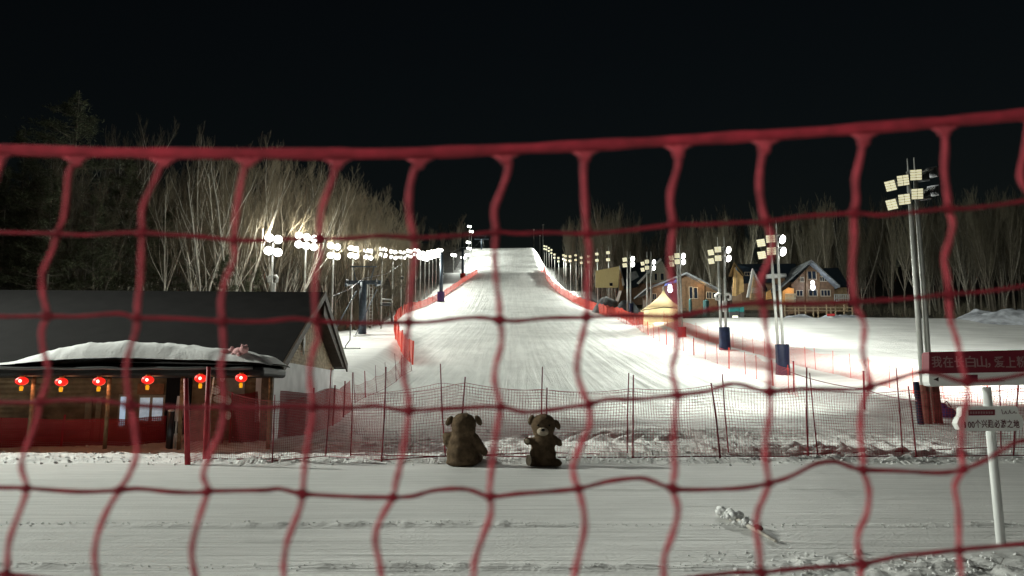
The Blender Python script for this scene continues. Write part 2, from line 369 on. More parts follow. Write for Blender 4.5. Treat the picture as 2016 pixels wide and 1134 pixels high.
# ------------------------------------------------------------------ the near safety net the picture is taken through
VERT = [
 [(-2,300),(-14,350),(-25,420),(-40,470),(-58,540),(-55,622),(-64,700),(-70,790),(-84,880),(-104,960),(-130,1040),(-140,1130)],
 [(150,303),(149,315),(136,338),(132,376),(126,427),(112,461),(105,489),(87,528),(83,547),(85,582),(93,613),(93,625),(83,648),(85,687),(96,729),(88,768),(78,792),(74,819),(61,858),(45,901),(43,925),(53,960),(45,991),(23,1050),(16,1082),(14,1130),(4,1165)],
 [(322,305),(320,316),(306,353),(285,396),(279,423),(281,457),(279,493),(277,551),(272,590),(270,624),(268,652),(253,698),(249,741),(256,796),(260,807),(268,866),(268,901),(251,941),(234,967),(210,1007),(192,1054),(186,1093),(190,1132),(194,1165)],
 [(488,305),(485,316),(475,361),(464,435),(462,473),(462,512),(446,547),(436,590),(438,631),(440,667),(441,696),(435,724),(438,749),(442,801),(435,847),(423,874),(405,917),(401,941),(409,966),(395,1011),(380,1066),(378,1097),(384,1132),(390,1165)],
 [(664,306),(661,320),(655,353),(636,403),(630,446),(630,470),(630,508),(622,539),(620,590),(623,632),(626,667),(617,692),(610,737),(617,801),(612,839),(604,886),(598,941),(596,972),(590,1003),(567,1062),(559,1105),(559,1132),(560,1165)],
 [(826,304),(822,320),(810,353),(805,396),(808,435),(815,468),(818,500),(812,545),(808,590),(805,635),(800,673),(795,740),(803,775),(805,808),(800,854),(790,909),(780,948),(774,978),(749,1023),(739,1062),(747,1105),(751,1132),(755,1165)],
 [(994,298),(999,311),(1000,338),(985,380),(973,415),(977,456),(974,493),(977,551),(983,597),(984,630),(988,654),(986,684),(977,716),(974,751),(985,801),(978,847),(970,909),(964,964),(966,978),(966,1015),(947,1066),(935,1105),(933,1132),(930,1165)],
 [(1151,291),(1151,305),(1149,338),(1151,384),(1153,427),(1156,460),(1161,493),(1159,532),(1157,570),(1155,625),(1144,671),(1138,700),(1137,737),(1151,780),(1159,796),(1161,835),(1145,874),(1129,917),(1133,948),(1139,962),(1149,1003),(1151,1042),(1141,1089),(1131,1132),(1126,1165)],
 [(1334,282),(1336,298),(1334,330),(1322,372),(1320,404),(1326,443),(1322,477),(1320,532),(1326,570),(1331,622),(1334,663),(1330,698),(1323,729),(1333,777),(1329,819),(1327,886),(1329,925),(1325,961),(1335,1003),(1325,1050),(1309,1093),(1307,1132),(1308,1165)],
 [(1505,270),(1504,290),(1497,330),(1495,372),(1502,415),(1509,438),(1518,459),(1521,489),(1513,517),(1501,544),(1495,569),(1498,595),(1503,600),(1507,642),(1515,692),(1517,730),(1515,772),(1517,807),(1508,866),(1508,909),(1513,951),(1502,984),(1493,1005),(1489,1042),(1495,1082),(1498,1127),(1505,1165)],
 [(1700,256),(1700,274),(1694,309),(1684,355),(1686,394),(1681,420),(1682,472),(1678,530),(1683,595),(1694,619),(1702,640),(1701,665),(1699,697),(1708,735),(1713,760),(1698,796),(1694,854),(1700,905),(1699,925),(1711,964),(1707,1011),(1690,1050),(1690,1085),(1696,1109),(1694,1132),(1692,1165)],
 [(1858,240),(1859,254),(1861,289),(1859,336),(1865,382),(1867,411),(1876,441),(1868,479),(1859,510),(1866,549),(1868,579),(1869,603),(1872,631),(1877,648),(1887,680),(1892,712),(1898,733),(1903,751),(1905,784),(1895,827),(1893,886),(1895,925),(1880,956),(1887,1003),(1888,1050),(1888,1084),(1893,1132),(1894,1165)],
 [(2034,225),(2020,290),(2009,335),(2014,365),(2036,393),(2050,440),(2042,500),(2046,560),(2062,640),(2070,728),(2074,800),(2060,862),(2066,940),(2074,1066),(2080,1165)],
]
ROWS = [
 [(-70,450),(0,457),(112,460),(167,463),(233,459),(280,458),(330,462),(388,465),(462,473),(520,473),(578,470),(630,470),(694,469),(752,464),(815,468),(869,466),(927,462),(977,457),(1020,460),(1078,458),(1156,460),(1233,454),(1326,443),(1388,442),(1466,438),(1509,437),(1574,427),(1681,420),(1729,424),(1787,419),(1867,411),(1900,411),(1962,404),(2036,393),(2080,388)],
 [(-70,620),(0,623),(93,622),(155,623),(233,617),(270,625),(349,627),(438,632),(519,633),(578,627),(623,632),(694,636),(805,635),(849,634),(907,627),(946,625),(984,630),(1020,632),(1078,626),(1155,625),(1233,621),(1331,623),(1388,611),(1440,602),(1498,596),(1593,598),(1683,594),(1787,588),(1868,579),(1942,574),(2016,563),(2080,550)],
 [(-70,790),(0,792),(78,792),(117,788),(196,788),(256,797),(352,802),(442,801),(520,803),(559,800),(617,801),(696,803),(735,799),(766,803),(805,808),(892,804),(985,801),(1027,811),(1070,809),(1117,802),(1159,796),(1196,786),(1254,786),(1333,778),(1392,770),(1431,757),(1458,757),(1492,767),(1515,771),(1574,766),(1660,767),(1695,766),(1713,761),(1750,751),(1809,733),(1848,737),(1880,748),(1903,751),(1966,747),(2016,737),(2080,728)],
 [(-110,958),(0,960),(53,961),(157,968),(234,965),(274,962),(333,968),(392,970),(409,967),(520,965),(551,962),(596,972),(696,978),(774,979),(813,977),(852,966),(903,962),(931,966),(966,978),(1020,972),(1078,968),(1139,962),(1196,948),(1254,941),(1282,946),(1325,962),(1392,964),(1470,960),(1513,951),(1555,939),(1606,913),(1645,909),(1672,918),(1699,925),(1770,927),(1848,931),(1895,924),(1946,903),(1997,872),(2030,866),(2080,860)],
 [(-145,1122),(-40,1132),(14,1131),(100,1140),(192,1146),(290,1142),(384,1146),(480,1142),(559,1150),(660,1146),(749,1152),(850,1146),(933,1154),(1040,1146),(1130,1148),(1220,1143),(1308,1146),(1384,1134),(1450,1127),(1498,1127),(1574,1119),(1692,1111),(1770,1095),(1848,1087),(1888,1082),(1950,1077),(2016,1070),(2080,1064)],
]
TOP = [(-80,290),(0,294),(150,299),(320,302),(490,302),(660,303),(830,301),(1000,294),(1150,287),(1330,277),(1500,267),(1690,254),(1855,240),(2016,226),(2090,219)]
DN = .62
def npt(px, py):
    u = px/300.0; w = py/260.0
    return W(px, py, DN+.012*math.sin(u*1.7+w)+.008*math.sin(w*2.3+1))
def smooth_line(pts, n=3):
    out = []
    P_ = [pts[0]]+list(pts)+[pts[-1]]
    for i in range(1, len(P_)-2):
        for k in range(n):
            t = k/n; a, b, c, d = P_[i-1], P_[i], P_[i+1], P_[i+2]
            out.append(tuple(.5*((2*b[q])+(-a[q]+c[q])*t+(2*a[q]-5*b[q]+4*c[q]-d[q])*t*t+(-a[q]+3*b[q]-3*c[q]+d[q])*t**3) for q in (0, 1)))
    out.append(tuple(pts[-1])); return out
net = thing('safety_net', npt(1000, 294), 'wide red rope netting hung right across the view with a thick top rope', 'safety net')
pm = DN/F
def strand(pts, r, m, name, flat=1.0):
    sp = smooth_line(pts); w = [npt(*p) for p in sp]
    rs = [r*(1+.10*math.sin(i*1.3+pts[0][0])+.06*math.sin(i*3.1)) for i in range(len(w))]
    mb = MB(); mb.tube(w, rs, 8, flat=flat); return mb.build(name, m, net, smooth=True)
strand(TOP, 11.8*pm, ROPE_T, 'border_rope')
for v in VERT: strand(v, 5.6*pm, ROPE, 'upright_strand', .7)
for r in ROWS: strand(r, 5.3*pm, ROPE_SHADE, 'cross_strand', .8)
def seg_cross(v, r):
    best = None
    for a, b in zip(v, v[1:]):
        for c, d in zip(r, r[1:]):
            x1, y1 = a; x2, y2 = b; x3, y3 = c; x4, y4 = d
            den = (x1-x2)*(y3-y4)-(y1-y2)*(x3-x4)
            if abs(den) < 1e-9: continue
            t = ((x1-x3)*(y3-y4)-(y1-y3)*(x3-x4))/den; u = -((x1-x2)*(y1-y3)-(y1-y2)*(x1-x3))/den
            if -.02 <= t <= 1.02 and -.02 <= u <= 1.02: best = (x1+t*(x2-x1), y1+t*(y2-y1))
    return best
for v in VERT:
    for r in ROWS:
        c = seg_cross(v, r)
        if c and -30 < c[0] < 2046 and c[1] < 1150:
            mb = MB(); p0 = npt(*c); k = random.uniform(.85, 1.1)
            rot = Matrix.Rotation(random.uniform(-.5, .5), 3, 'Y')
            mb.ell(p0+Vector((0, -.001, 0)), (12*pm*k, 8*pm, 9.5*pm*k), rot, 12, 8, .22)
            mb.build('knot', ROPE_SHADE, net, smooth=True)
    # the short tie where an upright strand loops over the top rope
    tp = v[0]
    if -20 < tp[0] < 2040:
        mb = MB(); y_top = np.interp(tp[0], [p[0] for p in TOP], [p[1] for p in TOP]); p0 = npt(tp[0], y_top)
        for s_ in (-1, 1):
            a = npt(tp[0]+s_*26, y_top+9); b = npt(tp[0]+s_*8, y_top+16); c = npt(v[1][0]+s_*3, v[1][1]+12)
            mb.tube([a, b, c], [3*pm, 6*pm, 6*pm], 6)
        mb.build('tie', ROPE, net, smooth=True)

# ------------------------------------------------------------------ nets on poles beside the road and the piste
def strand_net(tops, bots, name, parent, cell=.068, r=.0032, m=NETSTR):
    """a woven net between pole tie points: every strand is geometry"""
    mb = MB()
    L_ = [0]
    for a, b in zip(bots, bots[1:]): L_.append(L_[-1]+(b-a).length)
    n = max(2, int(L_[-1]/cell)); nh = int((tops[0]-bots[0]).length/cell)
    def at(s, h):
        i = 0
        while i < len(L_)-2 and s > L_[i+1]: i += 1
        t = (s-L_[i])/(L_[i+1]-L_[i]); b = bots[i].lerp(bots[i+1], t); a = tops[i].lerp(tops[i+1], t)
        sag = 4*t*(1-t)*min(.14, .035*(L_[i+1]-L_[i])); a = a-Vector((0, 0, sag))
        p = b.lerp(a, h); p.y += .05*math.sin(s*1.9+h*2)+.02*math.sin(s*7+h*5)
        p.x += .02*math.sin(h*7+s*3)
        return p
    for k in range(n+1):
        s = L_[-1]*k/n; mb.tube([at(s, h/6) for h in range(7)], r, 3, cap=False)
    for h in range(nh+1):
        pts = [at(L_[-1]*k/(n//3), h/nh) for k in range(n//3+1)]
        mb.tube(pts, r if 0 < h < nh else r*2.1, 3, cap=False)
    return mb.build(name, m, parent)
def net_fence(posts, label, tie=.80, cell=.068, r=.0032, name='pole_fence', netted=True, group=None):
    """posts: (x_bottom, y_bottom, x_top, y_top, radius)"""
    g = [G(p[0], p[1]) for p in posts]
    root = thing(name, g[0], label, 'fence', group)
    tops, bots = [], []
    for p, b in zip(posts, g):
        t = W(p[2], p[3], b.y-.1)
        mb = MB(); mid = b.lerp(t, .5)+Vector((random.uniform(-.02, .02), 0, 0))
        rr = p[4] if len(p) > 4 else .017
        mb.tube([b-Vector((0, 0, .15)), b, mid, t], [rr, rr, rr*.95, rr*.8], 7); mb.build('pole', POST_DK if rr < .03 else POST_RED, root, smooth=True)
        k = p[5] if len(p) > 5 else tie
        tops.append(b.lerp(t, k)); bots.append(b+Vector((0, 0, .04)))
    if netted:
        strand_net(tops, bots, 'netting', root, cell, r)
        mb = MB(); mb.tube([q+Vector((0, -.02, .0)) for q in bots], .014, 5); mb.build('hem_rope', POST_DK, root)
    return root
net_fence([(410,905,411,725,.05,.82),(536,912,541,777,.018,.9),(641,899,652,724,.018,.76),(751,912,760,722,.02,.72),(907,909,916,742,.02,.93),(1075,907,1077,763,.02,.97),(1246,904,1247,738,.02,.84),(1418,906,1400,754,.022,.97),(1591,904,1588,723,.022,.78),(1804,902,1788,760,.02,.94),(1995,900,2005,757,.02,.95),(2210,901,2200,750,.02,.95)],
          'nearer of two dark red pole and mesh fences along the road, just behind the bears')
net_fence([(690,899,694,733,.016,.75),(877,902,867,716,.018,.80),(1065,895,1068,722,.018,.74),(1235,894,1238,734,.018,.78),(1435,894,1422,736,.018,.80),(1610,896,1594,734,.018,.80),(1777,892,1764,723,.018,.72),(1971,883,1968,757,.018,.9),(2180,886,2175,740,.018,.9)],
          'further of two dark red pole and mesh fences along the road edge', r=.0026)
gate_posts = [(367,915,367,745,.055,.80),(408,908,410,727,.06,.80)]
gr = thing('gate', G(367, 915), 'pair of thick red gate posts with mesh between them at the fence end', 'gate')
tt, bb = [], []
for p in ((370,915,366,745),(404,906,411,722)):
    b = G(p[0], p[1]); t = W(p[2], p[3], b.y-.05); mb = MB(); mb.tube([b-Vector((0, 0, .1)), b.lerp(t, .5), t], [.062, .06, .05], 10); mb.build('post', POST_RED, gr, smooth=True)
    tt.append(b.lerp(t, .62)); bb.append(b+Vector((0, 0, .05)))
strand_net(tt, bb, 'netting', gr, .05, .004, NETSTR)
b = G(402, 880); mb = MB(); mb.tube([b, W(424, 722, b.y)], .022, 8); mb.build('leaning_rod', POLE, gr)

def sheet_net(bots, hgt, m, label, name='net_fence', poles=None, pole_r=.02, pole_m=POST_RED, extra=.25, wave=.06, thick_every=0, group=None):
    """net fence further off: woven net sheet with its poles"""
    root = thing(name, bots[0], label, 'fence', group)
    dense = []
    for a, b in zip(bots, bots[1:]):
        k = max(2, int((b-a).length/.8))
        for i in range(k): dense.append(a.lerp(b, i/k))
    dense.append(bots[-1])
    mb = MB(); s = 0; uvp = []; nh = 3; uvs = []
    for i, p in enumerate(dense):
        if i: s += (p-dense[i-1]).length
        z0 = H(p.x, p.y) if abs(H(p.x, p.y)-p.z) < 1.5 else p.z
        hh = hgt*(1+.05*math.sin(s*1.3)+.04*math.sin(s*.45+1))
        for j in range(nh+1):
            f = j/nh
            mb.v.append((p.x+wave*math.sin(s*1.7+f*2), p.y+wave*math.cos(s*2.1+f*3), z0-.03+hh*f)); uvp.append((s, hh*f))
    n = nh+1
    for i in range(len(dense)-1):
        for j in range(nh):
            q = (i*n+j, (i+1)*n+j, (i+1)*n+j+1, i*n+j+1); mb.f.append(q); mb.m.append(0); uvs += [uvp[k] for k in q]
    mb.uv = uvs; mb.build('netting', m, root)
    if poles:
        acc = 0; nxt = 0; k = 0
        for i, p in enumerate(dense):
            if i: acc += (p-dense[i-1]).length
            if acc >= nxt and k < 95:
                rr = pole_r*(2.0 if thick_every and k % thick_every == 0 else 1)
                z0 = H(p.x, p.y); mb = MB(); ln = Vector((random.uniform(-.06, .06), random.uniform(-.05, .05), 0))
                mb.tube([Vector((p.x, p.y, z0-.1)), Vector((p.x, p.y, z0+hgt+extra))+ln], rr, 6); mb.build('pole', pole_m, root); nxt += poles; k += 1
    return root
def gp(pts): return [G(*p) for p in pts]
POLE_OR = mat('orange_pole', (.62, .05, .03), .5, var=.15)
sheet_net(gp([(812,718),(806,712),(790,692),(779,668),(776,650),(781,632),(795,619),(812,612)]), 1.75, NET_OR, 'bright orange net curving round the foot of the piste beside the snow bank', poles=2.2, pole_r=.035, pole_m=POLE_OR, extra=.1, thick_every=3)
sheet_net(gp([(812,612),(840,602),(868,588),(890,572),(912,556),(930,545),(940,538)]), 1.5, NET_FAR, 'orange net running up the far side of the piste from the curve to the crest', poles=7, pole_r=.04, pole_m=POLE_OR, extra=.15)
sheet_net(gp([(1065,534),(1075,549),(1088,566),(1102,578),(1120,590),(1142,602),(1165,611),(1195,622)]), 1.9, NET_FAR, 'orange net fence climbing to the piste crest in front of the slim lamp row', poles=6, pole_r=.04, pole_m=POLE_OR, extra=.1)
sheet_net(gp([(1195,622),(1218,630),(1240,640),(1262,653),(1301,674),(1346,692),(1407,714),(1468,738),(1522,760),(1570,782)]), 1.45, NET_PALE, 'thin red mesh fence on the piste side of the padded lamp posts', poles=3.4, pole_r=.022, pole_m=POLE_OR, extra=.1, thick_every=3)
sheet_net(gp([(1225,628),(1270,634),(1310,642),(1349,658),(1437,682),(1522,706),(1576,721),(1640,736),(1701,750),(1780,772),(1880,790),(2060,806)]), 1.35, NET_PALE, 'thin red mesh fence on the snow field side of the padded lamp posts', poles=2.6, pole_r=.018, pole_m=POLE_OR, extra=.2)
sheet_net(gp([(1150,604),(1190,618),(1235,632),(1275,640)]), 1.7, NET_OR, 'dense orange net in front of the cream tent and blue padded posts', poles=4, pole_r=.03, pole_m=POLE_OR, extra=.1)
net_fence([(699,794,696,733,.018,.6),(719,783,718,730,.03,.6),(742,774,739,719,.018,.6),(759,766,758,713,.018,.6),(780,752,777,696,.018,.6),(791,741,791,699,.03,.9),(811,731,806,690,.02,.9)],
          'short mesh fence on thin poles climbing the snow bank beside the hut', cell=.14, r=.004)
# red poles standing alone by the piste
for k, (bx, by, tx, ty, lab) in enumerate(((1563,772,1562,711,'red marker pole with a dark rope tied to its middle, right of the tyre marks'),(1702,806,1700,730,'short thick red marker pole behind the double fence near the mesh net'))):
    b = G(bx, by); t = W(tx, ty, b.y); root = thing('marker_pole', b, lab, 'pole')
    mb = MB(); mb.tube([b-Vector((0, 0, .1)), b.lerp(t, .97)], .045, 8); mb.build('shaft', POST_RED, root, smooth=True)
    mb = MB(); mb.tube([b.lerp(t, .97), t], .05, 8); mb.build('cap', POST_DK, root, smooth=True)
a = W(1557, 733, G(1563, 772).y); c = W(1702, 766, G(1702, 806).y); e = W(1806, 789, 27.0)
mb = MB(); pts = [a.lerp(c, i/8)-Vector((0, 0, .12*4*(i/8)*(1-i/8))) for i in range(9)]+[c.lerp(e, i/8)-Vector((0, 0, .08*4*(i/8)*(1-i/8))) for i in range(1, 9)]
mb.tube(pts, .022, 6); tag(mb.build('rope', POST_DK), 'dark rope strung from the red marker poles down to the padded lamp post', 'rope')
# ------------------------------------------------------------------ the long dark hut
HP0 = Vector((-6.8, 22.5, 0)); EL = Vector((-1, -.052, 0)).normalized(); EB = Vector((-.052, 1, 0)).normalized()
def hp(l, b, z): return HP0+EL*l+EB*b+Vector((0, 0, z))
ZE = W(557, 718, 22.5).z; ZR = W(638, 575, 28.5).z; ZB = W(682, 717, 34.1).z
STONE = mat('stone_shingles', (.40, .315, .215), .8, var=.35, scale=5, stripes=('Z', 3.0, 1.5), bump=.5)
WHITEW = mat('white_plaster', (.78, .78, .79), .7, var=.12, scale=1.5)
SOFFIT = mat('brown_rake_board', (.055, .038, .026), .7, var=.3, scale=4)
hut = thing('hut', hp(0, 0, 0), 'long dark roofed wooden hut with a white and stone gable wall beside the piste', 'hut')
mb = MB(); T = Vector((0, 0, -.22))
mb.prism([hp(0, 0, ZE), hp(0, 6, ZR), hp(12, 6, ZR), hp(12, 0, ZE)], T)
mb.prism([hp(0, 6.002, ZR), hp(0, 11.6, ZB), hp(12, 11.6, ZB), hp(12, 6.002, ZR)], T)
roof = mb.build('roof', ROOF_DK, hut)
mb = MB()   # the rake boards that close the roof edge towards the piste
for b0, z0, b1, z1, w_ in ((0, ZE, 6, ZR, .26), (11.6, ZB, 6, ZR, .34)):
    mb.prism([hp(-.03, b0, z0+.02), hp(-.03, b1, z1+.02), hp(-.03, b1, z1-w_), hp(-.03, b0, z0-w_)], EL*-.06)
mb.prism([hp(-.02, 11.6, ZB-.2), hp(-.02, 6.1, ZR-.2), hp(-.02, 6.1, ZR-.85), hp(-.02, 10.6, ZB-.15)], EL*.42)
mb.build('rake_board', SOFFIT, roof)
GZ = W(560, 712, 23.4).z+.05
mb = MB(); mb.prism([hp(.42, .9, -.4), hp(.42, 10.9, -.4), hp(.42, 10.9, GZ), hp(.42, .9, GZ)], EL*.25); mb.build('gable_wall', WHITEW, hut)
def roofz(b): return (ZE+(ZR-ZE)*b/6 if b <= 6 else ZR+(ZB-ZR)*(b-6)/5.6)-.23
mb = MB(); mb.prism([hp(.40, .9, GZ+.003), hp(.40, 10.9, GZ+.003), hp(.40, 10.9, max(GZ+.02, roofz(10.9))), hp(.40, 6, roofz(6)), hp(.40, .95, max(GZ+.02, roofz(.95)))], EL*.25)
gab = mb.build('gable_cladding', STONE, hut)
mb = MB(); c = hp(.36, 4.6, 3.35); mb.prism([c+Vector((0, 0, .45)), c+EB*.16, c+Vector((0, 0, -.45)), c-EB*.16], EL*-.03); mb.build('gable_ornament', TRIM, gab)
mb = MB(); mb.prism([hp(.70, 1.0, -.4), hp(12, 1.0, -.4), hp(12, 1.0, roofz(1)), hp(.70, 1.0, roofz(1))], EB*.2); fw = mb.build('front_wall', WOOD_DK, hut)
mb = MB(); mb.prism([hp(12, 1.2, -.4), hp(12, 10.9, -.4), hp(12, 10.9, ZB-.25), hp(12, 6, ZR-.25), hp(12, 1.2, roofz(1.2))], EL*-.2); mb.build('end_wall', WOOD_DK, hut)
mb = MB(); mb.prism([hp(.70, 10.7, -.3), hp(12, 10.7, -.3), hp(12, 10.7, ZB-.1), hp(.70, 10.7, ZB-.1)], EB*.2); mb.build('rear_wall', WOOD_DK, hut)
mb = MB(); a = hp(.55, .75, 0); mb.tube([a+Vector((0, 0, -.3)), a+Vector((0, 0, ZE-.1))], .19, 10); mb.build('corner_post', mat('weathered_post', (.16, .12, .085), .8, var=.3, bump=.5), hut, smooth=True)
def on_wall(x0, x1, y0, y1, name, m, depth=.04, out=.012, par=None):
    """a rectangle on the front wall"""
    Yw = 23.15
    a = W(x0, y1, Yw+.052*(W(x0, y1, Yw).x+7.8)); b = W(x1, y0, Yw+.052*(W(x1, y0, Yw).x+7.8))
    mb = MB(); mb.box(((a.x+b.x)/2, (a.y+b.y)/2+.30-out, (a.z+b.z)/2), (b.x-a.x, depth, b.z-a.z), Matrix.Rotation(.052, 3, 'Z')); return mb.build(name, m, par or hut)
WLIT = mat('lit_window', (.3, .34, .38), .3, emit=(.55, .72, .9), estr=.55, var=.3, scale=2)
WLIT2 = mat('lit_poster', (.5, .52, .55), .4, emit=(.62, .75, .85), estr=.34, var=.5, scale=3)
w1 = on_wall(221, 246, 776, 846, 'window', FRAME_W, .06, .03); on_wall(226, 241, 781, 839, 'pane', WLIT, .03, .06, w1)
w2 = on_wall(262, 318, 778, 835, 'window', FRAME_W, .06, .03); on_wall(266, 288, 783, 829, 'pane', WLIT2, .03, .06, w2); on_wall(291, 314, 783, 829, 'pane', WLIT2, .03, .06, w2)
d1 = on_wall(153, 173, 782, 872, 'door', mat('pale_door', (.30, .25, .16), .6, var=.15), .06, .03); on_wall(168, 170.5, 826, 832, 'handle', POLE, .05, .07, d1)
d2 = on_wall(174.5, 192, 782, 872, 'door', MATS['pale_door'], .06, .03); on_wall(177, 179.5, 826, 832, 'handle', POLE, .05, .07, d2)
on_wall(313, 372, 735, 872, 'doorway', mat('black_door_sheet', (.006, .006, .007), .9), .05, .03)  # darkness inside the door put in as a black sheet on the wall
on_wall(495, 522, 735, 832, 'white_panel', WHITEW, .05, .04)
on_wall(437, 478, 730, 779, 'grey_board', mat('grey_board', (.34, .32, .28), .7, var=.1), .05, .04)
on_wall(262, 316, 755, 776, 'wood_sign', mat('orange_board', (.30, .12, .05), .6, var=.2), .05, .04)
on_wall(262, 318, 838, 868, 'counter_front', mat('red_counter', (.25, .045, .02), .6, var=.2), .3, .25)
# porch roof with its load of snow
mb = MB()
PX0, PX1 = -18.6, -6.62; PZ0 = W(555, 741, 20.4).z; PZ1 = W(555, 722, 20.4).z
mb.box(((PX0+PX1)/2, 21.45, (PZ0+PZ1)/2), (PX1-PX0, 2.1, PZ1-PZ0)); porch = mb.build('porch_roof', mat('black_fascia', (.008, .009, .009), .6, var=.2), hut, bevel=.08)
for px_ in (60, 210, 355, 530):
    mb = MB(); a = W(px_, 800, 20.7); mb.tube([(a.x, 20.75, -.2), (a.x, 20.75, PZ0)], .055, 8); mb.build('porch_post', WOOD_DK, hut, smooth=True)
outl = [(-270, 722), (-190, 716), (-100, 714), (0, 719), (55, 713), (100, 698), (140, 688), (200, 678), (260, 674), (330, 677), (380, 682), (430, 687), (480, 692), (530, 702), (553, 718)]
ox = [W(p[0], p[1], 21.3).x for p in outl]; oz = [W(p[0], p[1], 21.3).z for p in outl]
mb = MB(); nx, ny = 150, 22
for i in range(nx+1):
    x = ox[0]+(ox[-1]-ox[0])*i/nx
    for j in range(ny+1):
        v = j/ny; y = 20.42+2.0*v
        hgt = max(.02, float(np.interp(x, ox, oz))-PZ1)
        prof_ = min(1, (1-abs(2*v-.9)**3.2)*1.15) if v < .95 else .5
        n_ = float(vn(np.array([x*1.7]), np.array([y*1.7]), 50)[0]-.5)*.16+float(vn(np.array([x*6]), np.array([y*6]), 51)[0]-.5)*.08
        mb.v.append((x, y, PZ1+.005+max(0, hgt*max(0, prof_)*(1+n_))+(.0 if j else 0)))
mb.f = [(i*(ny+1)+j, (i+1)*(ny+1)+j, (i+1)*(ny+1)+j+1, i*(ny+1)+j+1) for i in range(nx) for j in range(ny)]; mb.m = [0]*len(mb.f)
mb.build('roof_snow', SNOW, porch, smooth=True)
mb = MB(); mb.tube([(x, 20.38+.03*math.sin(x*3), PZ1-.03-.02*abs(math.sin(x*2.3))) for x in np.arange(-18.4, -6.8, .25)], .045, 6); mb.build('icicle_rim', mat('icy_rim', (.12, .125, .125), .3), porch, smooth=True)
# skirts of red net in front of the porch
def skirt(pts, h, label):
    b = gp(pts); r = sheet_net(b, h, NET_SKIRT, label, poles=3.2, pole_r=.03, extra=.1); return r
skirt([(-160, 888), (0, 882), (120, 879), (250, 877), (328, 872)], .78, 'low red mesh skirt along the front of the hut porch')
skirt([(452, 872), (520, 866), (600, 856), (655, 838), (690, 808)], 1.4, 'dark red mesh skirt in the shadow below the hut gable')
# six lanterns hung from the porch edge
L_RED = mat('lantern_paper', (.5, .01, .01), .5, emit=(1, .022, .014), estr=.95)
L_HOT = mat('lantern_bulb', (.9, .6, .5), .5, emit=(1, .55, .42), estr=2.6)
L_YEL = mat('lantern_tassel', (.7, .35, .02), .5, emit=(1, .42, .01), estr=.75)
L_CAP = mat('lantern_cap', (.45, .2, .03), .5)
labs = ['round red lantern hanging nearest the outer end of the hut porch', 'round red lantern second along the porch, above dark boards', 'round red lantern above and right of the pale double door',
        'round red lantern hanging above the lit shop window', 'round red lantern showing between the thick red gate posts', 'round red lantern in front of the grey board, nearest the gable']
for (px_, py_), lb in zip(((43, 750), (121, 752), (195, 751), (291, 748), (395, 745), (475, 744)), labs):
    c = W(px_, py_, 20.3); t = thing('lantern', c, lb, 'lantern', 'red lanterns under the hut porch')
    mb = MB(); R = .150; pts = []
    nu, nv = 24, 14
    for i in range(nv+1):
        ph = .28+(PI-.56)*i/nv
        for j in range(nu):
            a = 2*PI*j/nu; rr = R*math.sin(ph)*(1+.035*math.cos(12*a)); pts.append((c.x+rr*math.cos(a), c.y+rr*math.sin(a), c.z+R*.74*math.cos(ph)))
    mb.add(pts, [(i*nu+j, (i+1)*nu+j, (i+1)*nu+(j+1) % nu, i*nu+(j+1) % nu) for i in range(nv) for j in range(nu)]); sh = mb.build('shade', L_RED, t, smooth=True)
    mb = MB(); mb.ell(c+Vector((.035, -.118, 0)), (.05, .045, .045), None, 12, 8); mb.build('bulb', L_HOT, sh, smooth=True)
    mb = MB(); mb.tube([c+Vector((0, 0, .10)), c+Vector((0, 0, .135))], .055, 10); mb.tube([c-Vector((0, 0, .10)), c-Vector((0, 0, .13))], .05, 10); mb.build('cap', L_CAP, t)
    mb = MB(); mb.tube([c+Vector((0, 0, .13)), Vector((c.x, c.y+.13, PZ0+.02))], .006, 4); mb.build('string', L_CAP, t)
    li = bpy.data.lights.new('lantern_glow', 'POINT'); li.energy = 5; li.color = (1, .42, .2); li.shadow_soft_size = .12; o = bpy.data.objects.new('lantern_glow', li); COL.objects.link(o); o.location = c+Vector((0, .30, -.12))
    mb = MB(); mb.tube([c-Vector((0, 0, .13)), c-Vector((0, 0, .17)), c-Vector((0, 0, .26))], [.03, .05, .04], 10); mb.build('tassel', L_YEL, t, smooth=True)
# plush toys lying on the porch snow
PINK = mat('pink_plush', (.62, .36, .36), .9, var=.15, bump=.7, bscale=60)
def plush(c, s, label, rz):
    t = thing('plush_toy', c, label, 'plush toy', 'pink plush toys on the porch roof'); R_ = Matrix.Rotation(rz, 3, 'Z')
    mb = MB(); mb.ell(c+Vector((0, 0, .14*s)), (.22*s, .17*s, .15*s), R_, 14, 9, .05)
    for q in ((.12, -.12, .06), (-.12, -.12, .06), (.14, .1, .05), (-.14, .1, .05)): mb.ell(c+R_ @ Vector(q)*s, (.07*s, .08*s, .06*s), R_, 10, 6)
    mb.build('body', PINK, t, smooth=True)
    h = c+R_ @ Vector((.22, -.02, .22))*s; mb = MB(); mb.ell(h, (.14*s, .14*s, .13*s), R_, 14, 9, .04); hd = mb.build('head', PINK, t, smooth=True)
    for q in (-.09, .09):
        mb = MB(); mb.ell(h+R_ @ Vector((0, q, .12))*s, (.045*s, .03*s, .05*s), R_, 8, 6); mb.build('ear', PINK, hd, smooth=True)
zz = float(np.interp(W(450, 690, 21).x, ox, oz))
plush(W(444, 703, 20.75), .75, 'larger faded pink plush toy slumped on the porch roof snow', .2)
plush(W(470, 702, 20.7), .85, 'faded pink plush toy sitting upright at the porch roof edge', -.4)
